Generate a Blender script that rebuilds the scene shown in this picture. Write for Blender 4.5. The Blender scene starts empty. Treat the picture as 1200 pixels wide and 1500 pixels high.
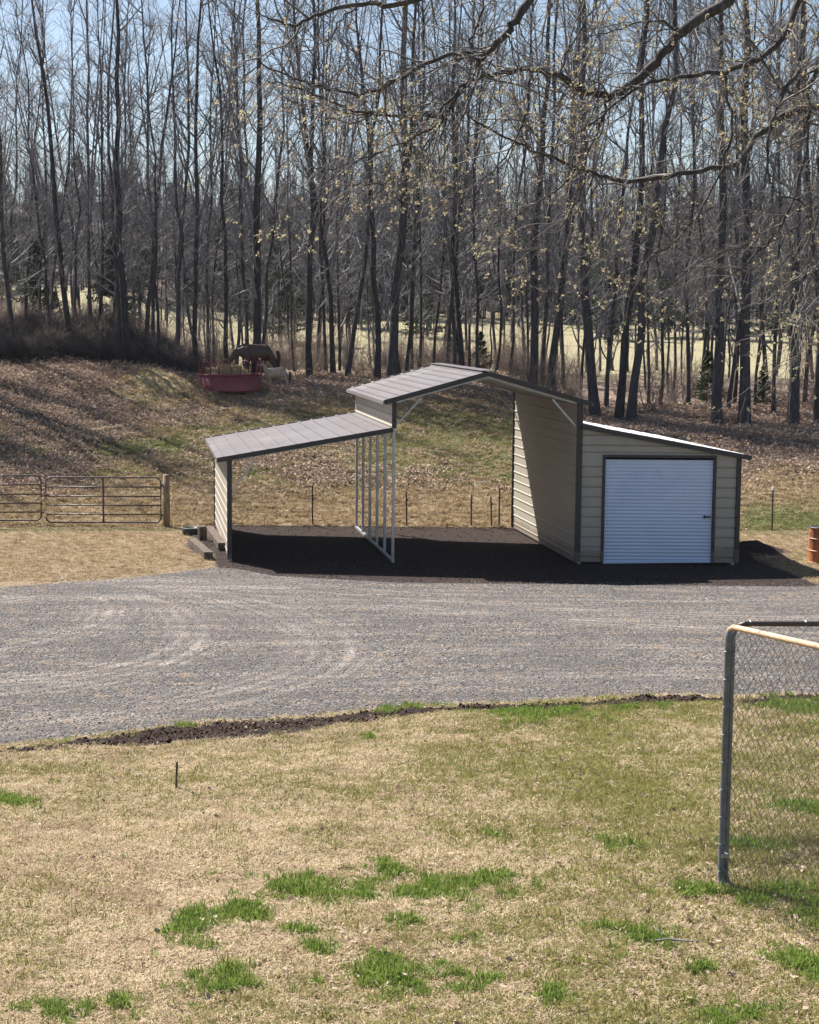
import bpy, bmesh, math, random
import numpy as np
from mathutils import Matrix, Vector
PI = math.pi
rng = np.random.default_rng(7)
random.seed(7)
scn = bpy.context.scene
col = scn.collection

# ------------------------------------------------------------------ camera
F_, CX, CY, PITCH, ROLL, HC = 2332.97, 228.67, 714.62, 0.1019, -0.0064, 5.3516
cam_d = bpy.data.cameras.new('camera'); cam = bpy.data.objects.new('camera', cam_d); col.objects.link(cam)
cam_d.sensor_fit = 'AUTO'; cam_d.sensor_width = 36; cam_d.lens = 36 * F_ / 1500
cam_d.shift_x = (600 - CX) / 1500; cam_d.shift_y = (CY - 750) / 1500
cam_d.clip_start = 0.05; cam_d.clip_end = 3000
FW = Vector((0, math.cos(PITCH), -math.sin(PITCH))); UP0 = Vector((0, math.sin(PITCH), math.cos(PITCH))); RT0 = Vector((1, 0, 0))
_c, _s = math.cos(ROLL), math.sin(ROLL)
RT = RT0 * _c + UP0 * _s; UP = -RT0 * _s + UP0 * _c
M = Matrix((RT, UP, -FW)).transposed().to_4x4(); M.translation = Vector((0, 0, HC)); cam.matrix_world = M
scn.camera = cam

# ------------------------------------------------------------------ world, sun, exposure
w = bpy.data.worlds.new('World'); scn.world = w; w.use_nodes = True
nt = w.node_tree; nt.nodes.clear()
sky = nt.nodes.new('ShaderNodeTexSky'); sky.sky_type = 'NISHITA'; sky.sun_disc = False
SUNV = Vector((-.52, .67, 1.0)).normalized()
sky.sun_elevation = math.asin(SUNV.z); sky.sun_rotation = math.atan2(SUNV.x, SUNV.y)
sky.air_density = 1.0; sky.dust_density = 0.9; sky.ozone_density = 1.5; sky.altitude = 100
bg = nt.nodes.new('ShaderNodeBackground'); bg.inputs[1].default_value = 0.048
wo = nt.nodes.new('ShaderNodeOutputWorld'); nt.links.new(sky.outputs[0], bg.inputs[0]); nt.links.new(bg.outputs[0], wo.inputs[0])
sd = bpy.data.lights.new('sun', 'SUN'); sd.energy = 5.0; sd.angle = math.radians(.53); sd.color = (1, .94, .86)
so = bpy.data.objects.new('sun', sd); col.objects.link(so)
so.rotation_euler = SUNV.to_track_quat('Z', 'Y').to_euler(); so.location = (-30, 60, 60)
scn.view_settings.view_transform = 'Standard'; scn.view_settings.look = 'None'
scn.view_settings.gamma = 1; scn.view_settings.use_curve_mapping = False
scn.view_settings.exposure = 1.52
scn.cycles.max_bounces = 6; scn.cycles.transparent_max_bounces = 8

# ------------------------------------------------------------------ picking points of the place along sight lines
def ray(px, py):
    a2, b2 = (px - CX) / F_, -(py - CY) / F_
    a = a2 * _c - b2 * _s; b = a2 * _s + b2 * _c
    return FW + RT0 * a + UP0 * b
def at(px, py, Y):
    d = ray(px, py); return Vector((0, 0, HC)) + d * (Y / d.y)

# ------------------------------------------------------------------ noise
_tab = np.random.default_rng(3).random((256, 256))
def vnoise(x, y):
    xi = np.floor(x).astype(int); yi = np.floor(y).astype(int); fx = x - xi; fy = y - yi
    fx = fx * fx * (3 - 2 * fx); fy = fy * fy * (3 - 2 * fy)
    g = lambda a, b: _tab[a & 255, b & 255]
    return (g(xi, yi) * (1 - fx) + g(xi + 1, yi) * fx) * (1 - fy) + (g(xi, yi + 1) * (1 - fx) + g(xi + 1, yi + 1) * fx) * fy
def fbm(x, y, o=4):
    s = 0; a = .5; t = 0
    for i in range(o):
        s = s + a * vnoise(x * 2 ** i + 17.3 * i, y * 2 ** i + 9.1 * i); t += a; a *= .5
    return s / t
def sstep(a, b, x):
    t = np.clip((x - a) / (b - a), 0, 1); return t * t * (3 - 2 * t)

# ------------------------------------------------------------------ terrain
def edge_near(X):
    return np.interp(X, [-60, -8, -1.95, -.69, .63, 2.0, 3.45, 5.5, 9.3, 60], [17, 18.2, 19.8, 20.3, 20.85, 21.2, 21.75, 22.0, 22.4, 23])
def edge_far(X):
    return np.interp(X, [-60, -8, -3.1, -.5, .35, 1.2, 1.7, 2.5, 5, 13, 20, 60], [30, 30.8, 32.3, 33.4, 34.1, 34.8, 34.9, 33.9, 33.1, 33.0, 33.6, 34])
LP = [(42, 0), (46, .64), (50, 1.45), (55, 2.4), (60, 3.5), (62, 3.9), (64, 4.3), (66, 4.95), (70, 4.9), (80, 4.95), (100, 5.9), (120, 7.5), (150, 10), (200, 17), (300, 28), (500, 34)]
MP = [(42, 0), (46, .64), (50, 1.41), (55, 2.19), (60, 2.88), (64, 3.37), (68, 3.45), (75, 3.0), (80, 2.98), (100, 3.7), (130, 5.9), (150, 7.5), (200, 15), (300, 26), (500, 32)]
RP = [(42, 0), (48, .80), (52, 1.25), (55, 1.5), (58, 1.77), (62, 2.05), (66, 2.15), (75, 2.65), (85, 3.0), (120, 4.8), (150, 6.2), (200, 12), (300, 24), (500, 30)]
def zf(X, Y):
    X = np.asarray(X, float); Y = np.asarray(Y, float)
    e = edge_near(X)
    d_ = np.clip(e - Y, 0, 20); lawn = .12 + .070 * d_ + .047 * np.clip(d_ - 2.4, 0, 20) - .02 * np.clip(d_ - 10.5, 0, 20)
    road = .04 - .04 * sstep(0, 12, Y - e)
    z = np.where(Y < e, lawn, road)
    k = sstep(-.55, .12, Y - e)
    z = np.where((Y - e > -1) & (Y - e < .3), lawn * (1 - k) + road * k, z)
    soil = soil_mask(X, Y)
    z = z - .08 * np.exp(-((Y - e + .62) / .28) ** 2)
    z = z + soil * (fbm(X * 5, Y * 5, 3) - .5) * .16
    lz = (Y < e) * (fbm(X * .6, Y * .6, 3) - .5) * .12 + (Y < e) * (fbm(X * 4, Y * 4, 3) - .5) * .03
    z = z + lz
    far = Y > 42
    px = 229 + 2333 * X / np.maximum(Y, 30)
    wl = 1 - sstep(130, 360, px); wr = sstep(700, 900, px)
    f = lambda P: np.interp(Y, [p[0] for p in P], [p[1] for p in P])
    zz = wl * f(LP) + wr * f(RP) + (1 - wl - wr) * f(MP)
    z = np.where(far, zz, z)
    z = z - .0154 * np.clip(X - 1.64, -2, 12) * sstep(26, 34, Y) * (1 - sstep(42, 50, Y))
    z = z + (fbm(X * .35, Y * .35, 4) - .5) * .35 * sstep(42, 50, Y) + (fbm(X * 2, Y * 2, 3) - .5) * .10 * sstep(41, 46, Y)
    # spoil heap beside the right wall, loose dirt by the left wall
    z = z + .30 * np.exp(-((X - 14.2) / .8) ** 2 - ((Y - 37.6) / .7) ** 2) * (.6 + .8 * vnoise(X * 4, Y * 4))
    z = z + .10 * np.exp(-((X - 1.2) / .5) ** 2 - ((Y - 38.2) / 2.2) ** 2) * (.4 + 1.2 * vnoise(X * 5, Y * 5))
    # spent hay heap left of the feeder
    z = z + .22 * np.exp(-((X - .25) / 1.5) ** 2 - ((Y - 59.6) / 1.4) ** 2) * (.6 + .8 * vnoise(X * 3, Y * 3))
    return z
def soil_mask(X, Y):
    e = edge_near(X)
    wd = np.interp(X, [-4, -1.9, -.6, .8, 1.6, 2.3, 3.2, 4, 9, 20], [.26, .36, .55, .8, .82, .62, .46, .34, .34, .2])
    d = Y - (e - .42 - wd * .5) + (fbm(X * 1.1, Y * 0 + 3, 3) - .5) * .5
    m = np.exp(-(d / wd) ** 4)
    return np.clip(m * (.55 + 1.0 * fbm(X * 2.2, Y * 2.2, 3)), 0, 1)
def zg(x, y): return float(zf(np.array([x]), np.array([y]))[0])
def ground(px, py, y0=3.0, y1=140.0):
    d = ray(px, py); ys = np.arange(y0, y1, .05); t = ys / d.y
    h = HC + d.z * t - zf(d.x * t, ys)
    i = int(np.argmax(h < 0)) if (h < 0).any() else len(ys) - 1
    return Vector((d.x * t[i], ys[i], float(zf(d.x * t[i], ys[i]))))

# ------------------------------------------------------------------ mesh helpers
def tag(o, label=None, cat=None, group=None, kind=None):
    if label: o['label'] = label
    if cat: o['category'] = cat
    if group: o['group'] = group
    if kind: o['kind'] = kind
    return o
def empty(name, loc, rz=0, **k):
    o = bpy.data.objects.new(name, None); col.objects.link(o); o.location = loc; o.rotation_euler = (0, 0, rz); o.empty_display_size = .2
    return tag(o, **k)
def npmesh(name, V, Q, smooth=False, attrs=None):
    V = np.asarray(V, np.float32); Q = np.asarray(Q, np.int32); k = Q.shape[1]
    me = bpy.data.meshes.new(name); me.vertices.add(len(V)); me.vertices.foreach_set('co', V.ravel())
    me.loops.add(Q.size); me.loops.foreach_set('vertex_index', Q.ravel())
    me.polygons.add(len(Q)); me.polygons.foreach_set('loop_start', np.arange(0, Q.size, k, dtype=np.int32))
    me.polygons.foreach_set('loop_total', np.full(len(Q), k, np.int32))
    if smooth: me.polygons.foreach_set('use_smooth', np.ones(len(Q), bool))
    me.update(calc_edges=True)
    if attrs:
        for n, a in attrs.items():
            at_ = me.attributes.new(n, 'FLOAT', 'POINT'); at_.data.foreach_set('value', np.asarray(a, np.float32).ravel())
    return me
def link(name, me, mat=None, parent=None, **k):
    o = bpy.data.objects.new(name, me); col.objects.link(o)
    if mat is not None and not me.materials: me.materials.append(mat)
    if parent is not None: o.parent = parent
    return tag(o, **k)
class MB:
    def __init__(s): s.v = []; s.f = []
    def add(s, v, f): n = len(s.v); s.v += [tuple(p) for p in v]; s.f += [tuple(i + n for i in q) for q in f]; return s
    def box(s, c, d, R=None):
        x, y, z = d[0] / 2, d[1] / 2, d[2] / 2; c = Vector(c)
        P = [Vector((a * x, b * y, g * z)) for g in (-1, 1) for b in (-1, 1) for a in (-1, 1)]
        P = [(R @ p if R else p) + c for p in P]
        return s.add(P, [(0, 2, 3, 1), (4, 5, 7, 6), (0, 1, 5, 4), (2, 6, 7, 3), (0, 4, 6, 2), (1, 3, 7, 5)])
    def bar(s, a, b, w, h=None, up=(0, 0, 1)):
        a = Vector(a); b = Vector(b); h = h or w; t = (b - a); L = t.length; t.normalize(); u = Vector(up)
        if abs(t.dot(u)) > .95: u = Vector((0, 1, 0))
        x = t.cross(u).normalized(); z = x.cross(t)
        R = Matrix((x, t, z)).transposed(); return s.box((a + b) / 2, (w, L, h), R)
    def tube(s, pts, r, k=8, caps=True):
        P = np.array([tuple(p) for p in pts], float)[None]; rr = np.full((1, P.shape[1]), r) if np.isscalar(r) else np.array(r, float)[None]
        V, Q = tubes(P, rr, k); n = len(s.v); s.add(V.tolist(), Q.tolist())
        if caps:
            m = P.shape[1]; s.f.append(tuple(n + i for i in range(k))[::-1]); s.f.append(tuple(n + (m - 1) * k + i for i in range(k)))
        return s
    def build(s, name, mat, parent=None, smooth=False, bevel=0, **k):
        me = bpy.data.meshes.new(name); me.from_pydata(s.v, [], s.f); me.update()
        bm = bmesh.new(); bm.from_mesh(me); bmesh.ops.recalc_face_normals(bm, faces=bm.faces)
        if smooth:
            for f in bm.faces: f.smooth = True
        bm.to_mesh(me); bm.free()
        o = link(name, me, mat, parent, **k)
        if bevel: m = o.modifiers.new('bevel', 'BEVEL'); m.width = bevel; m.segments = 2; m.limit_method = 'ANGLE'
        return o
def tubes(P, R, k=4):
    P = np.asarray(P, float); R = np.asarray(R, float); B, n, _ = P.shape
    T = np.gradient(P, axis=1); T /= np.linalg.norm(T, axis=2, keepdims=True) + 1e-9
    mean = T.mean(axis=1, keepdims=True)
    ref = np.where(np.abs(mean[..., 2:3]) > .8, np.array([1., 0, 0]), np.array([0, 0, 1.]))
    N = np.cross(T, np.broadcast_to(ref, T.shape)); N /= np.linalg.norm(N, axis=2, keepdims=True) + 1e-9
    Bn = np.cross(T, N)
    a = np.arange(k) * 2 * PI / k
    V = P[:, :, None, :] + R[:, :, None, None] * (np.cos(a)[None, None, :, None] * N[:, :, None, :] + np.sin(a)[None, None, :, None] * Bn[:, :, None, :])
    idx = np.arange(B * n * k).reshape(B, n, k); nx = np.roll(idx, -1, axis=2)
    Q = np.stack([idx[:, :-1], nx[:, :-1], nx[:, 1:], idx[:, 1:]], axis=-1).reshape(-1, 4)
    return V.reshape(-1, 3), Q
def join(parts):
    V = []; Q = []; n = 0
    for v, q in parts: V.append(v); Q.append(q + n); n += len(v)
    return np.concatenate(V), np.concatenate(Q)

# ------------------------------------------------------------------ materials
def newmat(name):
    m = bpy.data.materials.new(name); m.use_nodes = True; nt = m.node_tree; nt.nodes.clear()
    o = nt.nodes.new('ShaderNodeOutputMaterial'); return m, nt, o
def nn(nt, t, **k):
    n = nt.nodes.new(t)
    for a, b in k.items(): setattr(n, a, b)
    return n
def noise(nt, vec, scale, detail=3, rough=.55):
    n = nn(nt, 'ShaderNodeTexNoise'); n.inputs['Scale'].default_value = scale; n.inputs['Detail'].default_value = detail; n.inputs['Roughness'].default_value = rough
    if vec is not None: nt.links.new(vec, n.inputs['Vector'])
    return n.outputs[0]
def ramp(nt, val, stops):
    r = nn(nt, 'ShaderNodeValToRGB'); e = r.color_ramp.elements
    while len(e) < len(stops): e.new(.5)
    for i, (p, c) in enumerate(stops): e[i].position = p; e[i].color = (c[0], c[1], c[2], 1) if len(c) == 3 else c
    nt.links.new(val, r.inputs[0]); return r.outputs[0]
def mix(nt, a, b, f):
    m = nn(nt, 'ShaderNodeMix', data_type='RGBA')
    for s, x in ((6, a), (7, b)):
        if isinstance(x, tuple): m.inputs[s].default_value = (*x, 1)
        else: nt.links.new(x, m.inputs[s])
    if isinstance(f, (int, float)): m.inputs[0].default_value = f
    else: nt.links.new(f, m.inputs[0])
    return m.outputs[2]
def math_(nt, op, a, b=None, clamp=False):
    m = nn(nt, 'ShaderNodeMath', operation=op); m.use_clamp = clamp
    for i, x in enumerate((a, b)):
        if x is None: continue
        if isinstance(x, (int, float)): m.inputs[i].default_value = x
        else: nt.links.new(x, m.inputs[i])
    return m.outputs[0]
def bump(nt, h, strength, dist):
    b = nn(nt, 'ShaderNodeBump'); b.inputs['Strength'].default_value = strength; b.inputs['Distance'].default_value = dist
    nt.links.new(h, b.inputs['Height']); return b.outputs[0]
def pos(nt): return nn(nt, 'ShaderNodeNewGeometry').outputs['Position']
def simple(name, c, rough=.6, var=.15, scale=6, metal=0, spec=.5, bmp=0, dirt=None):
    m, nt, o = newmat(name); b = nn(nt, 'ShaderNodeBsdfPrincipled'); nt.links.new(b.outputs[0], o.inputs[0])
    tc = nn(nt, 'ShaderNodeTexCoord').outputs['Object']
    n = noise(nt, tc, scale, 4)
    c2 = tuple(min(1, x * (1 + var)) for x in c); c1 = tuple(x * (1 - var) for x in c)
    cc = ramp(nt, n, [(.3, c1), (.7, c2)])
    if dirt:
        n2 = noise(nt, tc, scale * .35, 5, .7); cc = mix(nt, cc, dirt, ramp(nt, n2, [(.52, (0, 0, 0)), (.75, (1, 1, 1))]))
    nt.links.new(cc, b.inputs['Base Color']); b.inputs['Roughness'].default_value = rough; b.inputs['Metallic'].default_value = metal
    b.inputs['Specular IOR Level'].default_value = spec
    if bmp: nt.links.new(bump(nt, noise(nt, tc, scale * 5, 4), .6, bmp), b.inputs['Normal'])
    return m
def leafmat(name, stops, scale, transl=.35, posnoise=True, obj_rand=False, mul=(1, 1, 1)):
    m, nt, o = newmat(name)
    n = noise(nt, pos(nt), scale, 4, .7)
    c = ramp(nt, n, stops)
    if name == 'dead_grass': c = mix(nt, c, (.20, .135, .08), ramp(nt, noise(nt, pos(nt), 1.7, 5, .7), [(.50, (0, 0, 0)), (.68, (.65, .65, .65))])); 
    d = nn(nt, 'ShaderNodeBsdfDiffuse'); t = nn(nt, 'ShaderNodeBsdfTranslucent'); mx = nn(nt, 'ShaderNodeMixShader'); mx.inputs[0].default_value = transl
    nt.links.new(c, d.inputs[0]); nt.links.new(c, t.inputs[0]); nt.links.new(d.outputs[0], mx.inputs[1]); nt.links.new(t.outputs[0], mx.inputs[2]); nt.links.new(mx.outputs[0], o.inputs[0])
    return m

def bark(name, c1, c2):
    m, nt, o = newmat(name); b = nn(nt, 'ShaderNodeBsdfPrincipled'); nt.links.new(b.outputs[0], o.inputs[0])
    tc = nn(nt, 'ShaderNodeTexCoord').outputs['Object']
    mp = nn(nt, 'ShaderNodeMapping'); mp.inputs['Scale'].default_value = (1, 1, .18); nt.links.new(tc, mp.inputs[0])
    n = noise(nt, mp.outputs[0], 14, 4, .7); nt.links.new(ramp(nt, n, [(.35, c1), (.68, c2)]), b.inputs['Base Color'])
    b.inputs['Roughness'].default_value = .9; b.inputs['Specular IOR Level'].default_value = .2
    nt.links.new(bump(nt, n, .8, .03), b.inputs['Normal']); return m
M_bark = bark('bark_grey', (.028, .028, .033), (.085, .080, .082))
M_bark2 = bark('bark_dark', (.02, .02, .024), (.06, .056, .058))
M_twig = simple('twig_bark', (.178, .172, .182), .75, .35, 1.2, spec=.3)
M_oakbark = bark('oak_bark', (.035, .032, .034), (.10, .09, .085))
M_oaktwig = simple('oak_twig', (.12, .108, .10), .75, .4, 1.5, spec=.35)

# ground: one material, its mask attributes say what lies where
def ground_material():
    m, nt, o = newmat('ground'); b = nn(nt, 'ShaderNodeBsdfPrincipled'); nt.links.new(b.outputs[0], o.inputs[0]); P = pos(nt)
    A = lambda n: nn(nt, 'ShaderNodeAttribute', attribute_name=n).outputs['Fac']
    n1 = noise(nt, P, 1.1, 5, .65); n2 = noise(nt, P, 9, 5, .7); n3 = noise(nt, P, 45, 4, .75); n4 = noise(nt, P, 3.2, 4, .6)
    # dead turf
    dead = ramp(nt, n3, [(.28, (.07, .05, .03)), (.45, (.22, .16, .10)), (.72, (.50, .40, .27))])
    dead = mix(nt, dead, (.17, .115, .07), ramp(nt, n2, [(.45, (0, 0, 0)), (.72, (.8, .8, .8))]))
    green = ramp(nt, n3, [(.3, (.05, .055, .02)), (.55, (.13, .145, .055)), (.75, (.27, .27, .12))])
    g = math_(nt, 'ADD', A('m_green'), math_(nt, 'MULTIPLY', math_(nt, 'SUBTRACT', n2, .5), 1.3))
    base = mix(nt, dead, green, ramp(nt, g, [(.38, (0, 0, 0)), (.72, (1, 1, 1))]))
    # leaf litter
    leaf = ramp(nt, noise(nt, P, 7, 5, .85), [(.33, (.045, .032, .028)), (.47, (.17, .12, .095)), (.56, (.33, .25, .20)), (.7, (.50, .41, .34))])
    lf = math_(nt, 'ADD', A('m_leaf'), math_(nt, 'MULTIPLY', math_(nt, 'SUBTRACT', n4, .5), 1.0))
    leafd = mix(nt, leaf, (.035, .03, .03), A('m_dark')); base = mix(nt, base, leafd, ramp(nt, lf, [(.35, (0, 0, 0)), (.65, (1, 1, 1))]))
    # pale cut field
    pale = ramp(nt, n1, [(.3, (.25, .20, .125)), (.5, (.33, .29, .185)), (.7, (.26, .285, .14))])
    base = mix(nt, base, pale, A('m_pale'))
    # bare soil
    soil = ramp(nt, n2, [(.3, (.016, .011, .010)), (.6, (.045, .032, .028)), (.8, (.10, .072, .056))])
    sf = math_(nt, 'ADD', A('m_soil'), math_(nt, 'MULTIPLY', math_(nt, 'SUBTRACT', n2, .5), .8))
    # gravel
    v = nn(nt, 'ShaderNodeTexVoronoi'); v.inputs['Scale'].default_value = 30; nt.links.new(P, v.inputs['Vector'])
    gv = nn(nt, 'ShaderNodeSeparateColor'); nt.links.new(v.outputs['Color'], gv.inputs[0])
    mp = nn(nt, 'ShaderNodeMapping'); mp.inputs['Scale'].default_value = (.25, 1.6, 1); nt.links.new(P, mp.inputs[0])
    streak = noise(nt, mp.outputs[0], 1.6, 5, .6)
    grav = ramp(nt, gv.outputs[0], [(.05, (.055, .05, .048)), (.4, (.12, .110, .106)), (.8, (.19, .175, .168)), (1, (.38, .345, .315))])
    grav = mix(nt, grav, (.38, .345, .315), math_(nt, 'MULTIPLY', A('m_track'), .75, True))
    grav = mix(nt, grav, (.31, .225, .15), ramp(nt, n4, [(.50, (0, 0, 0)), (.72, (.65, .65, .65))]))
    grav = mix(nt, grav, (.085, .08, .08), ramp(nt, streak, [(.42, (.6, .6, .6)), (.62, (0, 0, 0))]))
    gf = math_(nt, 'ADD', A('m_gravel'), math_(nt, 'MULTIPLY', math_(nt, 'SUBTRACT', n2, .5), .7))
    base = mix(nt, base, grav, ramp(nt, gf, [(.44, (0, 0, 0)), (.58, (1, 1, 1))]))
    base = mix(nt, base, soil, ramp(nt, sf, [(.40, (0, 0, 0)), (.62, (1, 1, 1))]))
    nt.links.new(base, b.inputs['Base Color']); b.inputs['Roughness'].default_value = .95; b.inputs['Specular IOR Level'].default_value = .15
    hgt = math_(nt, 'ADD', math_(nt, 'MULTIPLY', n2, 1.2), math_(nt, 'MULTIPLY', n3, .5))
    hgt = math_(nt, 'ADD', hgt, math_(nt, 'MULTIPLY', v.outputs['Distance'], -.6))
    nt.links.new(bump(nt, hgt, 1.0, .06), b.inputs['Normal'])
    return m
M_ground = ground_material()

# ------------------------------------------------------------------ ground sheets
GREEN = [(450, 1310, 90, 20), (650, 1310, 90, 20), (570, 1275, 28, 9), (285, 1358, 40, 20), (360, 1342, 40, 14), (440, 1370, 22, 10), (575, 1430, 65, 27), (325, 1440, 65, 16),
         (75, 1482, 50, 20), (180, 1478, 24, 12), (590, 1352, 28, 10), (690, 1376, 22, 8), (930, 1378, 45, 20), (900, 1240, 26, 9), (1010, 1306, 36, 10), (1030, 1428, 28, 12),
         (1180, 1412, 34, 20), (1150, 1312, 60, 16), (1190, 1350, 30, 16), (870, 1357, 16, 8), (1120, 1488, 25, 12), (1040, 1492, 45, 12), (720, 1225, 18, 6), (10, 1172, 26, 9), (30, 1178, 25, 8),
         (545, 1080, 18, 5), (585, 1040, 34, 8), (760, 1044, 34, 8), (835, 1041, 26, 9), (905, 1036, 26, 6), (270, 1066, 22, 6), (660, 1042, 20, 7), (1170, 1035, 50, 14), (960, 1028, 18, 5),
         (1180, 1190, 30, 14), (480, 1395, 30, 10), (820, 1460, 40, 9), (1100, 1240, 40, 10), (700, 1440, 26, 8), (790, 1300, 20, 6)]
GP = []
for (x, y, a, b_) in GREEN:
    g0 = ground(x, y); g1 = ground(x + a, y); g2 = ground(x, y - b_); GP.append((g0.x, g0.y, max(.04, abs(g1.x - g0.x)), max(.05, abs(g2.y - g0.y))))
def green_clump(X, Y):
    m = np.zeros_like(X)
    d1 = (fbm(X * 5, Y * 5, 3) - .5) * 2.0 + (fbm(X * 14, Y * 14, 2) - .5) * 2.2
    for (a, b_, sx, sy) in GP:
        r = np.sqrt(((X - a) / sx) ** 2 + ((Y - b_) / sy) ** 2) + d1
        m = np.maximum(m, 1 - sstep(.15, 1.25, r))
    return m
def green_mask(X, Y):
    px = 229 + 2333 * X / np.maximum(Y, 3)
    base = .31 + .19 * sstep(300, 950, px) * (Y < 22)
    base = base + .08 * sstep(11, 8.5, Y) - .16 * np.exp(-((px - 300) / 330) ** 2 - ((Y - 12.0) / 3) ** 2)
    base = base + .55 * (fbm(X * .9, Y * .9, 4) - .5)
    m = np.where(Y < 24, base, 0)
    m = np.maximum(m, green_clump(X, Y) * 1.1 * (Y < 24))
    nf = fbm(X * .28 + 5, Y * .28, 4)
    p = sstep(44.5, 47.5, Y) * (1 - sstep(57, 60, Y)) * (.30 + .28 * sstep(.40, .62, nf) + .35 * (fbm(X * 1.3, Y * 1.3, 3) - .5)) * (1 - .8 * sstep(780, 900, px))
    p = p + .85 * np.exp(-((px - 120) / 110) ** 2 - ((Y - 50.5) / 1.2) ** 2)
    p = p + .6 * np.exp(-((Y - 41.3) / .6) ** 2) * (X < 1) + .75 * sstep(1060, 1110, px) * np.exp(-((Y - 43) / 2.2) ** 2)
    p = p + .45 * np.exp(-((Y - 36.5) / 2) ** 2) * sstep(13.5, 15, X)
    return np.where(Y >= 24, p, m)
TRK = [[(150, 852), (260, 866), (350, 886), (430, 915), (468, 950), (440, 982), (350, 1012), (200, 1042), (-60, 1075)],
       [(130, 845), (300, 866), (420, 888), (500, 925), (520, 955), (490, 985), (400, 1020), (250, 1050)],
       [(190, 868), (270, 890), (302, 920), (290, 950), (230, 978), (120, 1003), (-60, 1025)],
       [(190, 872), (250, 890), (272, 920), (255, 948), (200, 970), (90, 992), (-60, 1005)],
       [(180, 846), (400, 862), (700, 885), (1000, 900), (1260, 907)], [(250, 862), (500, 882), (800, 905), (1100, 925), (1260, 930)],
       [(-60, 885), (60, 872), (140, 874), (165, 888), (150, 912), (60, 942), (-60, 962)], [(330, 845), (600, 868), (900, 880), (1260, 884)],
       [(500, 1004), (800, 992), (1260, 985)], [(300, 940), (700, 950), (1260, 950)]]
TP = []
for t in TRK:
    g = np.array([tuple(ground(x, y))[:2] for x, y in t]); s = np.linspace(0, len(g) - 1, 60)
    from_i = np.arange(len(g))
    # smooth resampling
    xs = np.interp(s, from_i, g[:, 0]); ys = np.interp(s, from_i, g[:, 1]); ker = np.ones(7) / 7
    xs = np.convolve(np.pad(xs, 3, 'edge'), ker, 'valid'); ys = np.convolve(np.pad(ys, 3, 'edge'), ker, 'valid'); TP.append((xs, ys))
def track_mask(X, Y):
    m = np.zeros_like(X); sh = X.shape; Xf = X.ravel(); Yf = Y.ravel(); mf = m.ravel()
    sel = np.where((Yf > 18) & (Yf < 37) & (Xf > -6) & (Xf < 18))[0]
    for i, (xs, ys) in enumerate(TP):
        d = np.full(len(sel), 9.0)
        for a in range(len(xs) - 1):
            ax, ay, bx, by = xs[a], ys[a], xs[a + 1], ys[a + 1]; L = (bx - ax) ** 2 + (by - ay) ** 2 + 1e-9
            t = np.clip(((Xf[sel] - ax) * (bx - ax) + (Yf[sel] - ay) * (by - ay)) / L, 0, 1)
            d = np.minimum(d, np.hypot(Xf[sel] - ax - t * (bx - ax), Yf[sel] - ay - t * (by - ay)))
        k = np.exp(-(d / .085) ** 2) * (.6 if i > 6 else 1)
        for off, kk in ((.26, .7), (.5, .4)): k = np.maximum(k, np.exp(-((d - off) / .06) ** 2) * kk * (.6 if i > 6 else 1) * (vnoise(Xf[sel] * .5 + i, Yf[sel] * .5) > .4))
        mf[sel] = np.maximum(mf[sel], k * (.35 + .9 * vnoise(Xf[sel] * 1.3, Yf[sel] * 1.3)))
    return mf.reshape(sh)
def masks(X, Y):
    e = edge_near(X); f = edge_far(X); px = 229 + 2333 * X / np.maximum(Y, 3)
    grav = sstep(-.25, .15, Y - e) * (1 - sstep(-.5, .5, Y - f))
    pad = sstep(-.35, .1, Y - f) * (1 - sstep(42.0, 42.4, Y)) * sstep(.9, 1.7, X) * (1 - sstep(13.4, 14.6, X))
    pad = np.maximum(pad, 1.1 * np.exp(-((X - 14.2) / 1.0) ** 2 - ((Y - 37.6) / .8) ** 2))
    pad = np.maximum(pad, .9 * np.exp(-((X - 1.1) / .5) ** 2 - ((Y - 38.3) / 2.4) ** 2))
    soil = np.maximum(soil_mask(X, Y), pad)
    leaf = sstep(43, 47, Y) * (.16 + .12 * (1 - sstep(200, 420, px)) + .30 * sstep(.45, .6, fbm(X * .2, Y * .2, 3)))
    leaf = leaf + .55 * (fbm(X * .8 + 9, Y * .8, 3) - .5) * sstep(43, 47, Y) + .30 * sstep(56, 61, Y) + .5 * sstep(800, 950, px) * sstep(46, 51, Y) + .35 * (1 - sstep(100, 240, px)) * sstep(52, 56, Y)
    hay = np.exp(-((X - .25) / 1.5) ** 2 - ((Y - 59.4) / 1.5) ** 2) + .8 * np.exp(-((X - 2.9) / 2.4) ** 2 - ((Y - 59.0) / 1.5) ** 2)
    leaf = leaf * (1 - np.clip(hay, 0, 1)); leaf = leaf + sstep(128, 140, Y) * .6
    pale = sstep(72, 80, Y) * (1 - sstep(128, 140, Y))
    lane = sstep(690, 760, px) * np.exp(-((Y - 63.6) / .9) ** 4)
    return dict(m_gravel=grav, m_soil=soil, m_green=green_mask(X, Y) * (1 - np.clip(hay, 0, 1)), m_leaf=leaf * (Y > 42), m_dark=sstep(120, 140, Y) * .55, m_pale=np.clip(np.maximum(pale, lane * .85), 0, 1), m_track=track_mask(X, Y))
s_in = np.linspace(-.12, 1.12, 250); s_l = -.12 - np.geomspace(.02, 45, 34); s_r = 1.12 + np.geomspace(.02, 45, 34)
S = np.concatenate([s_l[::-1], s_in, s_r])
def sheet_xy(Yrow):   # Yrow: function of X -> rows of Y
    pass
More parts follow.
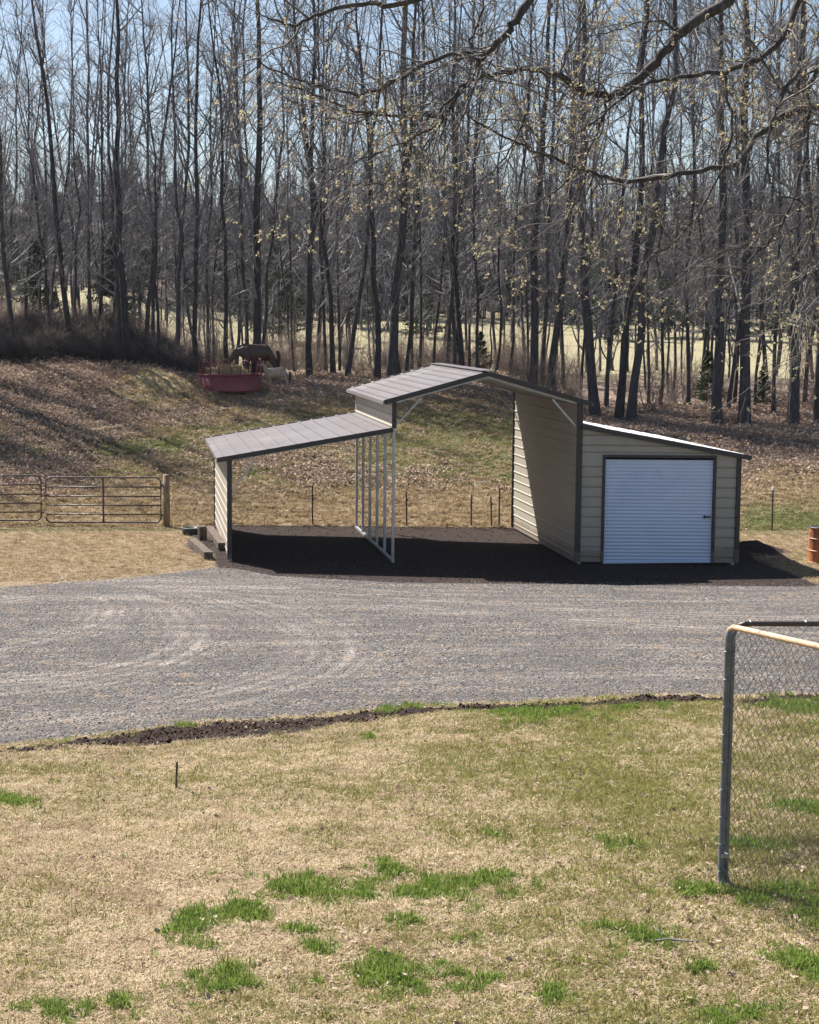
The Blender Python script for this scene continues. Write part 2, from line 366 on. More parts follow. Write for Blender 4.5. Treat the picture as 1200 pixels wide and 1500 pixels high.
def make_sheet(name, rows, lo, hi, **k):
    # rows in 0..1 between curves lo(X) and hi(X)
    V = []
    Yn = np.array([lo(np.array([0.]))[0] + r * (hi(np.array([0.]))[0] - lo(np.array([0.]))[0]) for r in rows])
    wd = np.maximum(.53 * np.maximum(Yn, 0) + 1.0, 4.0); x0 = -.098 * np.maximum(Yn, 0) - .4
    X = x0[:, None] + S[None, :] * wd[:, None]
    L = lo(X); H = hi(X); Y = L + np.asarray(rows)[:, None] * (H - L)
    Z = zf(X, Y)
    n, m = X.shape; V = np.stack([X, Y, Z], -1).reshape(-1, 3)
    i = np.arange(n * m).reshape(n, m); Q = np.stack([i[:-1, :-1], i[:-1, 1:], i[1:, 1:], i[1:, :-1]], -1).reshape(-1, 4)
    me = npmesh(name, V, Q, True, masks(X, Y))
    return link(name, me, M_ground, kind='structure')
cst = lambda c: (lambda X: np.full_like(X, c, dtype=float))
# sheets share the same column positions at their shared rows, so seams close
def rows_for(y0, y1, step): n = max(2, int((y1 - y0) / step)); return np.linspace(0, 1, n)
lawn_rows = np.unique(np.concatenate([np.linspace(0, 43 / 60.3, 12), np.linspace(43 / 60.3, 1, 260)]))
make_sheet('lawn', lawn_rows, cst(-40), edge_near)
make_sheet('gravel_driveway', np.linspace(0, 1, 230), edge_near, edge_far)
make_sheet('pasture', np.linspace(0, 1, 230), edge_far, cst(68))
make_sheet('far_field', np.linspace(0, 1, 110) ** 1.4, cst(68), cst(480))

# ------------------------------------------------------------------ scatter through geometry nodes (only for what nobody could count)
def scatter(name, pts, rot, scl, idx, templates, **k):
    me = bpy.data.meshes.new(name); me.vertices.add(len(pts)); me.vertices.foreach_set('co', np.asarray(pts, np.float32).ravel())
    a = me.attributes.new('rot', 'FLOAT_VECTOR', 'POINT'); a.data.foreach_set('vector', np.asarray(rot, np.float32).ravel())
    a = me.attributes.new('scl', 'FLOAT', 'POINT'); a.data.foreach_set('value', np.asarray(scl, np.float32).ravel())
    a = me.attributes.new('idx', 'INT', 'POINT'); a.data.foreach_set('value', np.asarray(idx, np.int32).ravel())
    o = link(name, me, None, kind='stuff', **k)
    c = bpy.data.collections.new(name + '_kinds')
    for t in templates: c.objects.link(t)
    ng = bpy.data.node_groups.new(name, 'GeometryNodeTree')
    ng.interface.new_socket('Geometry', in_out='INPUT', socket_type='NodeSocketGeometry'); ng.interface.new_socket('Geometry', in_out='OUTPUT', socket_type='NodeSocketGeometry')
    gi = ng.nodes.new('NodeGroupInput'); go = ng.nodes.new('NodeGroupOutput'); ip = ng.nodes.new('GeometryNodeInstanceOnPoints')
    ci = ng.nodes.new('GeometryNodeCollectionInfo'); ci.inputs['Collection'].default_value = c; ci.inputs['Separate Children'].default_value = True; ci.inputs['Reset Children'].default_value = True
    def na(n, t): x = ng.nodes.new('GeometryNodeInputNamedAttribute'); x.data_type = t; x.inputs['Name'].default_value = n; return x.outputs['Attribute']
    ng.links.new(gi.outputs[0], ip.inputs['Points']); ng.links.new(ci.outputs[0], ip.inputs['Instance']); ip.inputs['Pick Instance'].default_value = True
    ng.links.new(na('idx', 'INT'), ip.inputs['Instance Index']); ng.links.new(na('rot', 'FLOAT_VECTOR'), ip.inputs['Rotation']); ng.links.new(na('scl', 'FLOAT'), ip.inputs['Scale'])
    ng.links.new(ip.outputs[0], go.inputs[0])
    md = o.modifiers.new('scatter', 'NODES'); md.node_group = ng
    return o
def template(name, me, mats):
    if not me.materials:
        for m in (mats if isinstance(mats, list) else [mats]): me.materials.append(m)
    return bpy.data.objects.new(name, me)

# ------------------------------------------------------------------ the steel barn
M_wall = simple('tan_steel', (.325, .298, .25), .42, .04, 1.5, spec=.5, dirt=(.255, .23, .19))
M_roof = simple('slate_steel', (.18, .162, .168), .28, .10, 1.3, spec=.6, dirt=(.29, .275, .26))
M_trim = simple('dark_trim', (.022, .02, .022), .45, .1, 4, spec=.5)
M_galv = simple('galvanised_steel', (.42, .44, .47), .38, .15, 9, metal=.55, dirt=(.3, .27, .24))
M_door = simple('door_paint_sky_tint', (.54, .61, .75), .35, .03, 2, spec=.5, dirt=(.42, .51, .67))  # white door with the blue sky light mixed into its base colour
# mud splashed up the foot of the sheets
for m_ in (M_wall, M_trim):
    nt = m_.node_tree; b_ = nt.nodes['Principled BSDF']; src = b_.inputs['Base Color'].links[0].from_socket; tc = nn(nt, 'ShaderNodeTexCoord').outputs['Object']
    sp = nn(nt, 'ShaderNodeSeparateXYZ'); nt.links.new(tc, sp.inputs[0]); hn = math_(nt, 'ADD', sp.outputs[2], math_(nt, 'MULTIPLY', noise(nt, tc, 4, 5, .75), -.30))
    nt.links.new(mix(nt, src, (.15, .105, .075), ramp(nt, hn, [(.0, (.55, .55, .55)), (.06, (0, 0, 0))])), b_.inputs['Base Color'])
X0, Y0, BYAW, SU, SV = 1.6391, 35.8033, .0123, -.0154, .0029
U1, U2, U3, DD = 3.73, 7.943, 11.573, 6.1; UM = (U1 + U2) / 2
EL, HL, EC, RG, HR, ER = 2.36, 3.03, 3.70, 4.30, 3.14, 2.50
barn = empty('steel_barn', (X0, Y0, 0), BYAW, label='tan steel barn with open lean-to, tall open centre bay and enclosed garage bay', cat='barn')
def bw(u, v, z): return Vector((u, v, z + SU * u + SV * v))
def bmb(): return MB()
def corr(mb, O, L, Pd, N, width, pitch=.229, rh=.02, rw=.05, start=0.0, lclip=None):
    """ribbed sheet: ribs run along L, profile goes along unit Pd, N is the side the ribs stand out on"""
    O = Vector(O); L = Vector(L); Pd = Vector(Pd).normalized(); N = Vector(N).normalized(); prof = [(0, 0)]
    s = start if start > 0 else pitch * .5
    while s < width - rw:
        prof += [(s - rw * .5, 0), (s - rw * .22, rh), (s + rw * .22, rh), (s + rw * .5, 0)]; s += pitch
    prof.append((width, 0)); V = []; Fq = []
    for (a, h) in prof:
        l0, l1 = (0, 1) if lclip is None else lclip(a)
        V += [O + Pd * a + N * h + L * l0, O + Pd * a + N * h + L * l1]
    for i in range(len(prof) - 1): Fq.append((2 * i, 2 * i + 1, 2 * i + 3, 2 * i + 2))
    mb.add(V, Fq)
def sheet_obj(name, mb, mat, parent=barn, th=.004):
    me = bpy.data.meshes.new(name); me.from_pydata(mb.v, [], mb.f); me.update()
    o = link(name, me, mat, parent); m = o.modifiers.new('thickness', 'SOLIDIFY'); m.thickness = th; m.offset = 0; return o
def side_wall(u, nrm, z0, z1, parent=barn):
    """ribbed wall in the plane u=const as 0.916 m sheets stacked on one another"""
    z = z0
    while z < z1 - .01:
        h = min(.916, z1 - z); mb = MB()
        V0 = bw(u, .03, z); L = bw(u, DD - .03, z) - V0
        corr(mb, V0, L, (0, 0, 1), (nrm, 0, 0), h, rh=.014); sheet_obj('wall_panel', mb, M_wall, parent); z += .916
FZ = .05
side_wall(0, -1, FZ, EL)
side_wall(U2 - .03, -1, FZ, EC)
side_wall(U3, 1, FZ, ER)
side_wall(U1 - .03, -1, HL - .04, EC)
# front and back walls of the garage bay: sheets follow the roof slope
DL, DR, DT = (884.5 - 847) / 230.5 * (U3 - U2) + U2, (1041 - 847) / 230.5 * (U3 - U2) + U2, 2.44
def roofz(u): return HR + (ER - HR) * (u - U2) / (U3 - U2)
def front_sheet(v, nv, ua, ub, z0, h):
    mb = MB(); V0 = bw(ua, v, z0); Lv = bw(ub, v, z0) - V0
    def clip(a):
        z = z0 + a; top_a, top_b = roofz(ua), roofz(ub)
        if z <= top_b: return 0, 1
        if z >= top_a: return 0, 0.001
        return 0, (top_a - z) / (top_a - top_b)
    corr(mb, V0, Lv, (0, 0, 1), (0, nv, 0), h, rh=-.03, rw=.04, lclip=clip); sheet_obj('wall_panel', mb, M_wall)
for (ua, ub, a, b_) in ((U2 + .05, DL - .03, 0, 1), (DR + .03, U3 - .03, 0, 1)):
    z = FZ
    while z < DT: h = min(.916, DT - z); front_sheet(0, -1, ua, ub, z, h); z += .916
front_sheet(0, -1, U2 + .05, U3 - .03, DT, .16 * 1.0); front_sheet(0, -1, U2 + .05, U3 - .03, DT + .16, HR - DT - .16)
z = FZ
while z < HR: front_sheet(DD, 1, U2, U3, z, min(.916, HR - z)); z += .916
# roof sheets: ribs run front to back, each sheet 0.93 m wide
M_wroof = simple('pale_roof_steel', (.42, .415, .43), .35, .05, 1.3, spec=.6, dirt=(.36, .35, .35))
def roof(ua, za, ub, zb, n, up=True, mat=None):
    A = bw(ua, -.09, za); B_ = bw(ub, -.09, zb); d = (B_ - A); W = d.length; d.normalize(); L = bw(ua, DD + .09, za) - A
    N = Vector((-d.z, 0, d.x)); N = N if N.z > 0 else -N
    step = W / n
    for i in range(n):
        mb = MB(); corr(mb, A + d * (i * step), L, d, N, step + (.0 if i == n - 1 else .0), pitch=step / 3.0, rh=.03, rw=.06)
        sheet_obj('roof_panel', mb, mat or M_roof)
    # dark gable trim along the front and back edge, pale lip on top
    for vv in (-.10, DD + .10):
        t = MB(); t.bar(bw(ua, vv, za - .03), bw(ub, vv, zb - .03), .03, .11); t.build('gable_trim', M_trim, barn, bevel=.004)
sl = (HL - EL) / U1; roof(-.26, EL + .03 - .26 * sl, U1 - .035, HL + .03, 4)
sc = (RG - EC) / (UM - U1); roof(U1 - .24, EC + .04 - .24 * sc, UM, RG + .04, 3); roof(UM, RG + .04, U2 + .24, EC + .04 - .24 * sc, 3)
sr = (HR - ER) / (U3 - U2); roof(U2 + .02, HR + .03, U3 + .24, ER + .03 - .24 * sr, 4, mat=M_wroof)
t = MB(); t.bar(bw(UM, -.1, RG + .075), bw(UM, DD + .1, RG + .075), .30, .015); t.build('ridge_cap', M_roof, barn)
# eave trims
for (u, zz) in ((-.26, EL - .26 * sl), (U1 - .25, EC - .24 * sc), (U2 + .25, EC - .24 * sc), (U3 + .25, ER - .24 * sr)):
    t = MB(); t.bar(bw(u, -.09, zz), bw(u, DD + .09, zz), .02, .07); t.build('eave_trim', M_roof, barn)
# corner trims (dark), one per corner
for (u, z1, w_) in ((.02, EL, .11), (U2 - .01, EC, .13), (U3 - .0, ER, .10)):
    for v in (-.015, DD + .015):
        t = MB(); t.box(bw(u, v, (z1 + FZ) / 2), (w_, .05, z1 - FZ)); t.build('corner_trim', M_trim, barn, bevel=.004)
t = MB(); t.box(bw(U1 + .005, -.015, (HL + EC) / 2 + .02), (.10, .05, EC - HL - .02)); t.build('corner_trim', M_trim, barn, bevel=.004)
# square tube frame: posts, studs, rails, bows, braces
NB = 6
def vpos(i): return .06 + i * (DD - .12) / (NB - 1)
for i in range(NB):
    v = vpos(i)
    for (u, z1) in ((.045, EL - .03), (U1 + .01, EC - .06), (U2 + .045, EC - .06), (U3 - .07, ER - .06)):
        if u == U1 + .01 and i == 0: name = 'post'
        t = MB(); t.box(bw(u, v, z1 / 2 + .02), (.062, .062, z1 - .04)); t.build('post' if i in (0, NB - 1) else 'stud', M_galv, barn, bevel=.004)
    for (ua, za, ub, zb) in ((.045, EL - .05, U1 - .05, HL - .05), (U1, EC - .06, UM, RG - .06), (UM, RG - .06, U2, EC - .06), (U2 + .08, HR - .06, U3 - .05, ER - .06)):
        t = MB(); t.bar(bw(ua, v, za), bw(ub, v, zb), .057, .057); t.build('rafter', M_galv, barn)
for u in (.045, U1 + .01, U2 + .045, U3 - .07):
    t = MB(); t.bar(bw(u, 0.0, .03), bw(u, DD, .03), .062, .062); t.build('base_rail', M_galv, barn, bevel=.004)
for v in (0.06, DD - .06):
    t = MB(); t.bar(bw(.08, v, EL - .75), bw(.62, v, EL - .02), .035); t.build('brace', M_galv, barn)
for i in (0, NB - 1, 2):
    v = vpos(i)
    t = MB(); t.bar(bw(U1 + .05, v, HL + .08), bw(U1 + .62, v, EC + .04), .035); t.build('brace', M_galv, barn)
for i in (0, NB - 1):
    t = MB(); t.bar(bw(U2 - .08, vpos(i), HL + .1), bw(U2 - .62, vpos(i), EC + .04), .035); t.build('brace', M_galv, barn)
# roll-up door
door = empty('roll_up_door', (0, 0, 0)); door.parent = barn
mb = MB(); pr = []; z = .045; n_r = 29; ph = (DT - .05 - z) / n_r
V = []; Fq = []
for i in range(n_r * 6 + 1):
    tt = i / 6; zz = z + tt * ph; fr = tt - math.floor(tt); off = .016 * (0.5 + .5 * math.cos(2 * PI * fr)) ** .7
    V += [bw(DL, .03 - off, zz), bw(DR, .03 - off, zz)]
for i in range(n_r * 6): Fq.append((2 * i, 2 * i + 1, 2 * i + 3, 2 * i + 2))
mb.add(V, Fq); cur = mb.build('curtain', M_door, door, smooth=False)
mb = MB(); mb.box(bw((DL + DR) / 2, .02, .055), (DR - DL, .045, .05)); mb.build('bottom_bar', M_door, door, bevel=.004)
mb = MB(); mb.box(bw(DR - .12, .0, 1.10), (.17, .03, .035)); mb.box(bw(DR - .17, -.02, 1.10), (.03, .03, .07)); mb.build('latch', M_trim, door, bevel=.003)
for (a, b_, c, d) in ((DL - .03, (DT) / 2, .06, DT), (DR + .03, DT / 2, .06, DT)):
    mb = MB(); mb.box(bw(a, -.012, b_ + .03), (c, .05, d - .03)); mb.build('door_trim', M_trim, barn, bevel=.003)
mb = MB(); mb.bar(bw(DL - .06, -.012, DT + .03), bw(DR + .06, -.012, DT + .03), .05, .06); mb.build('door_trim', M_trim, barn, bevel=.003)

# ------------------------------------------------------------------ pipe gates, wooden post, wire fence
M_pipe = simple('dark_pipe', (.05, .04, .045), .5, .3, 8, dirt=(.14, .08, .05))
M_wood = bark('weathered_wood', (.14, .10, .065), (.30, .23, .16))
M_post = simple('rusty_post', (.045, .03, .026), .7, .3, 8)
M_wire = simple('fence_wire', (.16, .13, .12), .5, .3, 5, metal=.4)
def rounded_rect(a, b_, z0, z1, r, d):
    P = []
    L = (b_ - a).length; t = (b_ - a).normalized()
    q = lambda s, z: a + t * s + Vector((0, 0, z))
    for k in range(5): th = PI + k * PI / 8; P.append(q(r + r * math.cos(th) * -1 * -1, z0 + r + r * math.sin(th)))
    for k in range(5): th = 1.5 * PI + k * PI / 8; P.append(q(L - r + r * math.cos(th), z0 + r + r * math.sin(th)))
    for k in range(5): th = k * PI / 8; P.append(q(L - r + r * math.cos(th), z1 - r + r * math.sin(th)))
    for k in range(5): th = PI / 2 + k * PI / 8; P.append(q(r + r * math.cos(th), z1 - r + r * math.sin(th)))
    P.append(P[0]); return P
def pipe_gate(pa, pb, ytop_a, label):
    a, b_ = Vector(pa), Vector(pb); g = empty('pipe_gate', a, 0, label=label, cat='gate', group='dark pipe gates in the fence line')
    b_ = b_ - a; a = Vector((0, 0, 0)); z0, z1 = .10, 1.30; t = b_.normalized(); L = b_.length
    MB().tube(rounded_rect(a, b_, z0, z1, .14, t), .024, 6, False).build('frame', M_pipe, g, True)
    hs = [.32, .56, .80, 1.05]
    for h in hs: MB().tube([a + Vector((0, 0, h)), b_ + Vector((0, 0, h))], .02, 6).build('rail', M_pipe, g, True)
    MB().bar(a + t * L * .5 + Vector((0, 0, z0)), a + t * L * .5 + Vector((0, 0, z1)), .05, .03).build('upright', M_pipe, g)
    for h in (.3, 1.1): MB().box(b_ + Vector((.03, 0, h)), (.07, .05, .05)).build('hinge', M_pipe, g)
def gp(px, Y): d = ray(px, 770); x = d.x / d.y * Y; return Vector((x, Y, zg(x, Y)))
pipe_gate(gp(68, 42.1), gp(236, 42.0), 0, 'dark six-rail pipe gate hung beside the wooden post')
pipe_gate(gp(-112, 42.3), gp(61, 42.3), 0, 'dark pipe gate cut by the left edge of the photo')
wp = gp(244, 42.0)
wpo = MB().tube([(0, 0, -.2), (0.01, 0, .7), (0, 0, 1.38)], [.095, .09, .085], 10).build('fence_post', M_wood, None, True, label='square-topped weathered wooden post at the end of the pipe gates', cat='post'); wpo.location = wp
FPX = [(458, 42.3, 1.06), (596, 42.3, .92), (690, 42.3, .84), (720, 42.3, .80), (731, 42.3, 1.02), (1131, 41.9, 1.10)]
FPL = ['dark steel fence post seen through the open lean-to', 'thin tapering steel fence post just right of the stud frame', 'slim fence post standing alone, middle of the tall bay',
       'short fence post of the close pair left of the tall wall', 'taller fence post of the close pair, nearest the tall wall', 'pale-topped thin fence post in the grass right of the barn']
fps = []
for (x, Y, h), lab in zip(FPX, FPL):
    p = gp(x, Y); fps.append((p, h)); e_ = empty('fence_post', p, 0, label=lab, cat='post', group='steel posts of the wire fence')
    MB().bar((0, 0, -.1), (random.uniform(-.03, .03), 0, h), .035, .045).build('shaft', M_post, e_, bevel=.004)
    MB().box((0, -.01, h * .75), (.07, .03, .03)).build('clip', M_post, e_)
    if x > 1100: MB().box((0, 0, h + .03), (.06, .05, .09)).build('insulator', simple('white_plastic', (.7, .7, .68)), e_, bevel=.01)
wf = empty('wire_fence', gp(250, 42.1), 0, label='slack wire fence strung from the wooden post past the barn back', cat='fence')
o0 = Vector(wf.location)
for hh in (.35, .62, .88):
    P = []
    for x in np.linspace(250, 1400, 40): p = gp(x, 42.25); P.append(p - o0 + Vector((0, 0, hh + .02 * math.sin(x * .03))))
    MB().tube(P, .004, 4, False).build('wire', M_wire, wf)

# ------------------------------------------------------------------ railroad ties and scraps by the left wall, spoil clods, drum, stake
M_tie = bark('tie_wood', (.04, .032, .027), (.15, .115, .09))
def tie(px, Y, L, rz, dz, label, tilt=0):
    p = gp(px, Y); o = MB().box((0, 0, 0), (.20, L, .17)).build('railroad_tie', M_tie, None, bevel=.012, label=label, cat='timber', group='old timbers beside the left wall')
    o.location = p + Vector((0, 0, .05 + dz)); o.rotation_euler = (tilt, 0, rz); return o
tie(293, 37.1, 2.5, .13, .02, 'old squared timber lying end-on with its cut face to the driveway')
tie(316, 38.7, 3.2, .06, .02, 'dark squared timber lying close along the left wall foot')
o = MB().box((0, 0, .20), (.19, .17, .42)).build('timber_stub', M_tie, None, bevel=.012, label='short upright timber stub standing among the scraps by the left wall', cat='timber'); o.location = gp(297, 38.6) - Vector((0, 0, .05)); o.rotation_euler = (.05, -.06, .3)
mb = MB()
n = 14
for i in range(5):
    r = [.21, .225, .24, .25, .235][i]; z = [0, .1, .2, .29, .30][i]
    for k in range(n): a = 2 * PI * k / n; mb.v.append((r * math.cos(a), r * math.sin(a), z))
for k in range(n): mb.v.append((.2 * math.cos(2 * PI * k / n), .2 * math.sin(2 * PI * k / n), .06))
for i in range(5):
    for k in range(n): mb.f.append((i * n + k, i * n + (k + 1) % n, (i + 1) * n + (k + 1) % n, (i + 1) * n + k))
mb.f.append(tuple(range(5 * n, 6 * n))); mb.f.append(tuple(range(n))[::-1])
o = mb.build('tub_shape', simple('tub_black', (.012, .012, .014), .6), None, True, label='low black tub shape on the dirt right of the wooden gate post', cat='tub'); o.location = gp(281, 40.2) - Vector((0, 0, .10))  # dark spot of unknown nature, built as a low tub
# drum at the right edge
M_rust = simple('rust_paint', (.31, .105, .035), .6, .35, 9, dirt=(.10, .05, .03))
dr = empty('steel_drum', gp(1203, 36.3), 0, label='rusty orange steel drum at the right edge of the driveway', cat='drum')
def lathe(prof, n=24):
    mb = MB()
    for (r, z) in prof:
        for k in range(n): a = 2 * PI * k / n; mb.v.append((r * math.cos(a), r * math.sin(a), z))
    for i in range(len(prof) - 1):
        for k in range(n): mb.f.append((i * n + k, i * n + (k + 1) % n, (i + 1) * n + (k + 1) % n, (i + 1) * n + k))
    mb.f.append(tuple(range(n))[::-1]); mb.f.append(tuple((len(prof) - 1) * n + k for k in range(n))); return mb
lathe([(.25, 0), (.265, .015), (.255, .03), (.255, .27), (.268, .285), (.255, .3), (.255, .55), (.268, .565), (.255, .58), (.255, .80)]).build('drum_body', M_rust, dr)
lathe([(.258, .80), (.268, .815), (.258, .83), (.235, .83), (.235, .81)]).build('drum_rim', simple('drum_dark', (.05, .045, .045), .5), dr)
# small dark stake in the lawn
p = ground(258, 1156); o = MB().tube([(0, 0, -.05), (.012, 0, .29)], [.014, .013], 6).build('ground_stake', M_trim, None, label='short black stake driven into the lawn near the ditch', cat='stake'); o.location = p

# ------------------------------------------------------------------ chain-link kennel panels
M_rail = simple('rusty_rail_sunlit_tone', (.50, .33, .21), .5, .25, 14, metal=.2, dirt=(.6, .52, .44))  # rusty rail with warm sunlight put into its colour
M_kt = simple('kennel_tube', (.14, .155, .175), .38, .3, 10, metal=.35)
M_kw = simple('kennel_wire', (.10, .095, .095), .45, .3, 10, metal=.2)
C0 = at(1067, 917, 11.2); zb = zg(C0.x, C0.y)
def kennel(a, b_, lab, zbo, ztop_a, ztop_b, toprail):
    a, b_ = Vector(a), Vector(b_); g = empty('chain_link_panel', a, 0, label=lab, cat='fence', group='chain-link kennel panels'); L = (b_ - a).to_2d().length; t = Vector(((b_ - a).x / L, (b_ - a).y / L, 0)); nrm = Vector((-t.y, t.x, 0))
    H = ztop_a - a.z; r = .09; dzb = b_.z - a.z; sh = lambda s, z: t * s + Vector((0, 0, z + dzb * s / L))
    # corner-bent tubes
    MB().tube([sh(r, -.035), sh(r * .3, .0), sh(0, r), sh(0, H * .5), sh(0, H - r), sh(r * .3, H - r * .3)], .021, 10).build('end_post', M_kt, g, True)
    MB().tube([sh(L - r, -.035), sh(L - r * .3, .0), sh(L, r), sh(L, H - r), sh(L - r * .3, H - r * .3)], .021, 10).build('end_post', M_kt, g, True)
    MB().tube([sh(r * .3, H - r * .3), sh(r, H), sh(L * .5, H + .004), sh(L - r, H), sh(L - r * .3, H - r * .3)], .021, 10).build('top_rail', toprail, g, True)
    MB().tube([sh(r, -.035), sh(L - r, -.035)], .021, 10).build('bottom_rail', M_kt, g, True)
    # woven wires: each is one zigzag that hooks round its neighbours
    dx = .043; nw = int((L - .03) / dx) + 1; nz = int((H - .03) / dx) ; P = []
    for i in range(nw):
        pts_ = []
        for k in range(nz + 1):
            s = .012 + i * dx + (dx * .5 if (k + i) % 2 == 0 else -dx * .5) ; s = min(max(s, .01), L - .01); z = .015 + k * (H - .03) / nz
            pts_.append(sh(s, z) + nrm * (.003 if k % 2 else -.003))
        P.append([tuple(q) for q in pts_])
    Vv, Q = tubes(np.array(P), np.full((len(P), nz + 1), .0017), 4); me = npmesh('chain_mesh', Vv, Q); link('chain_mesh', me, M_kw, g)
    # tie wires round post and rail
    for k in range(9):
        z = H * (.06 + .105 * k); th = np.linspace(0, 2 * PI, 9)
        MB().tube([sh(0, z) + t * (.024 * math.cos(q)) + nrm * (.024 * math.sin(q)) + Vector((0, 0, .006 * q / PI)) for q in th], .0022, 4, False).build('tie_wire', M_kt, g)
    for k in range(8):
        s = .12 + (L - .25) * k / 7; th = np.linspace(0, 2 * PI, 9)
        MB().tube([sh(s, H) + Vector((0, 0, .024 * math.cos(q))) + nrm * (.024 * math.sin(q)) for q in th], .0025, 4, False).build('tie_wire', M_galv, g)
    return g
A0 = Vector((C0.x, C0.y, zb - .01)); top = C0.z
e1 = at(1200, 948, 9.9); dirv = (Vector((e1.x, e1.y)) - Vector((C0.x, C0.y))).normalized(); B0 = Vector((C0.x + dirv.x * 3.0, C0.y + dirv.y * 3.0, 0))
dzl = (e1.z - C0.z) / (Vector((e1.x, e1.y)) - Vector((C0.x, C0.y))).length
B0.z = A0.z + dzl * 3.0
kennel(A0, B0, 'chain-link panel with rusty sunlit top rail running towards the camera', 0, top, 0, M_rail)
A1 = A0 + Vector((.045, .035, 0)); B1 = Vector((A1.x + 3.0, A1.y - .05, A1.z - .02))
kennel(A1, B1, 'chain-link panel with dark top rail running off to the right', 0, top + .012, 0, simple('rail_shade_tone', (.06, .045, .04), .5, .3, 10))  # shade of the rail's underside is put into its colour
cl = MB(); cl.box((0, 0, 0), (.055, .075, .03)); cl.box((.0, -.045, 0), (.012, .03, .012)); o = cl.build('panel_clamp', M_galv, None, bevel=.004, label='small steel clamp joining the two chain-link panels low on the post', cat='clamp')
o.location = A0 + Vector((.02, .012, .24))

# ------------------------------------------------------------------ hay feeder, hay, horses
M_red = simple('red_paint', (.20, .025, .035), .45, .25, 5, dirt=(.10, .03, .03))
FX = at(338, 560, 60).x; FY = 60.2; FZ0 = zg(FX, FY - 1.1)
fd = empty('hay_ring_feeder', (FX, FY, FZ0 + .12), 0, label='red round steel hay feeder with hooped bars at the wood edge', cat='hay feeder')
RR = 1.18
def ringpts(z, r=RR, n=40): return [(r * math.cos(2 * PI * k / n), r * math.sin(2 * PI * k / n), z) for k in range(n + 1)]
mb = MB(); n = 48
for z, r in ((0.04, RR), (.62, RR), (.62, RR - .012), (.04, RR - .012)):
    for k in range(n): mb.v.append((r * math.cos(2 * PI * k / n), r * math.sin(2 * PI * k / n), z))
for i in range(3):
    for k in range(n): mb.f.append((i * n + k, i * n + (k + 1) % n, (i + 1) * n + (k + 1) % n, (i + 1) * n + k))
mb.build('skirt', M_red, fd, True)
for z in (.05, .64): MB().tube(ringpts(z), .028, 6, False).build('ring_rail', M_red, fd, True)
MB().tube(ringpts(1.12, RR * .97), .022, 6, False)
for k in range(9):
    a = 2 * PI * k / 9 + .1; a2 = a + .42
    P = []
    for s in np.linspace(0, PI, 9): aa = a + (a2 - a) * (1 - math.cos(s)) / 2; P.append((RR * math.cos(aa), RR * math.sin(aa), .64 + .50 * math.sin(s) ** .6 * (1 if k % 3 else 1.15)))
    MB().tube(P, .02, 6).build('hoop', M_red, fd, True)
M_hay = leafmat('hay', [(.3, (.22, .16, .08)), (.5, (.42, .33, .19)), (.7, (.60, .50, .32))], 25, .15)
def hay_blob(name, c, r, h, nb, lab, parent=None, conform=False):
    P = []; 
    for i in range(nb):
        a = rng.uniform(0, 2 * PI); q = math.sqrt(rng.random()); x = math.cos(a) * q * r; y = math.sin(a) * q * r; z = h * (1 - q ** 2.5) * (.5 + .5 * rng.random())
        d = rng.normal(size=3); d[2] *= .4; d /= np.linalg.norm(d); L = rng.uniform(.12, .30)
        p = np.array([x, y, z]); P.append([p - d * L / 2, p + rng.normal(size=3) * .02, p + d * L / 2])
    V, Q = tubes(np.array(P), np.tile([.008, .010, .006], (nb, 1)), 3)
    # core heap
    n = 20; cv = []; cq = []
    for i in range(7):
        q = i / 6
        for k in range(n):
            a = 2 * PI * k / n; rr = r * q * (.9 + .15 * math.sin(3 * a + i)); cv.append((rr * math.cos(a), rr * math.sin(a), h * (1 - q ** 2.5) * (.78 + .22 * rng.random())))
    for i in range(6):
        for k in range(n): cq.append((i * n + k, i * n + (k + 1) % n, (i + 1) * n + (k + 1) % n, (i + 1) * n + k))
    V, Q = join([(V, Q), (np.array(cv), np.array(cq))])
    if conform: V = np.array(V); V[:, 2] += zf(V[:, 0] + c[0], V[:, 1] + c[1]) - c[2] - .04
    o = link(name, npmesh(name, V, Q), M_hay, parent, kind='stuff', label=lab); o.location = c; return o
tag(hay_blob('hay', (FX, FY, FZ0 + .2), 1.08, .95, 3200, 'loose tan hay heaped inside the red feeder'), cat='hay')
tag(hay_blob('hay', (.25, 59.3, zg(.25, 59.3) - .1), 1.7, .16, 2200, 'flattened heap of spent hay left of the red feeder', conform=True), cat='hay')
M_horse = simple('bay_coat', (.05, .022, .014), .5, .25, 4, spec=.5)
M_mane = simple('dark_mane', (.02, .014, .012), .7, .2, 9)
M_pony = simple('dun_coat', (.36, .27, .20), .7, .25, 5)
def skin(name, pts, edges, mat, parent=None, lv=2):
    me = bpy.data.meshes.new(name); me.from_pydata([p[0] for p in pts], edges, []); me.update()
    o = link(name, me, mat, parent)
    o.modifiers.new('skin', 'SKIN'); sv = me.skin_vertices[0].data
    for i, p in enumerate(pts): r = p[1] if isinstance(p[1], tuple) else (p[1], p[1]); sv[i].radius = r
    sv[0].use_root = True; o.modifiers['skin'].use_smooth_shade = True
    s = o.modifiers.new('subsurf', 'SUBSURF'); s.levels = lv; s.render_levels = lv; return o
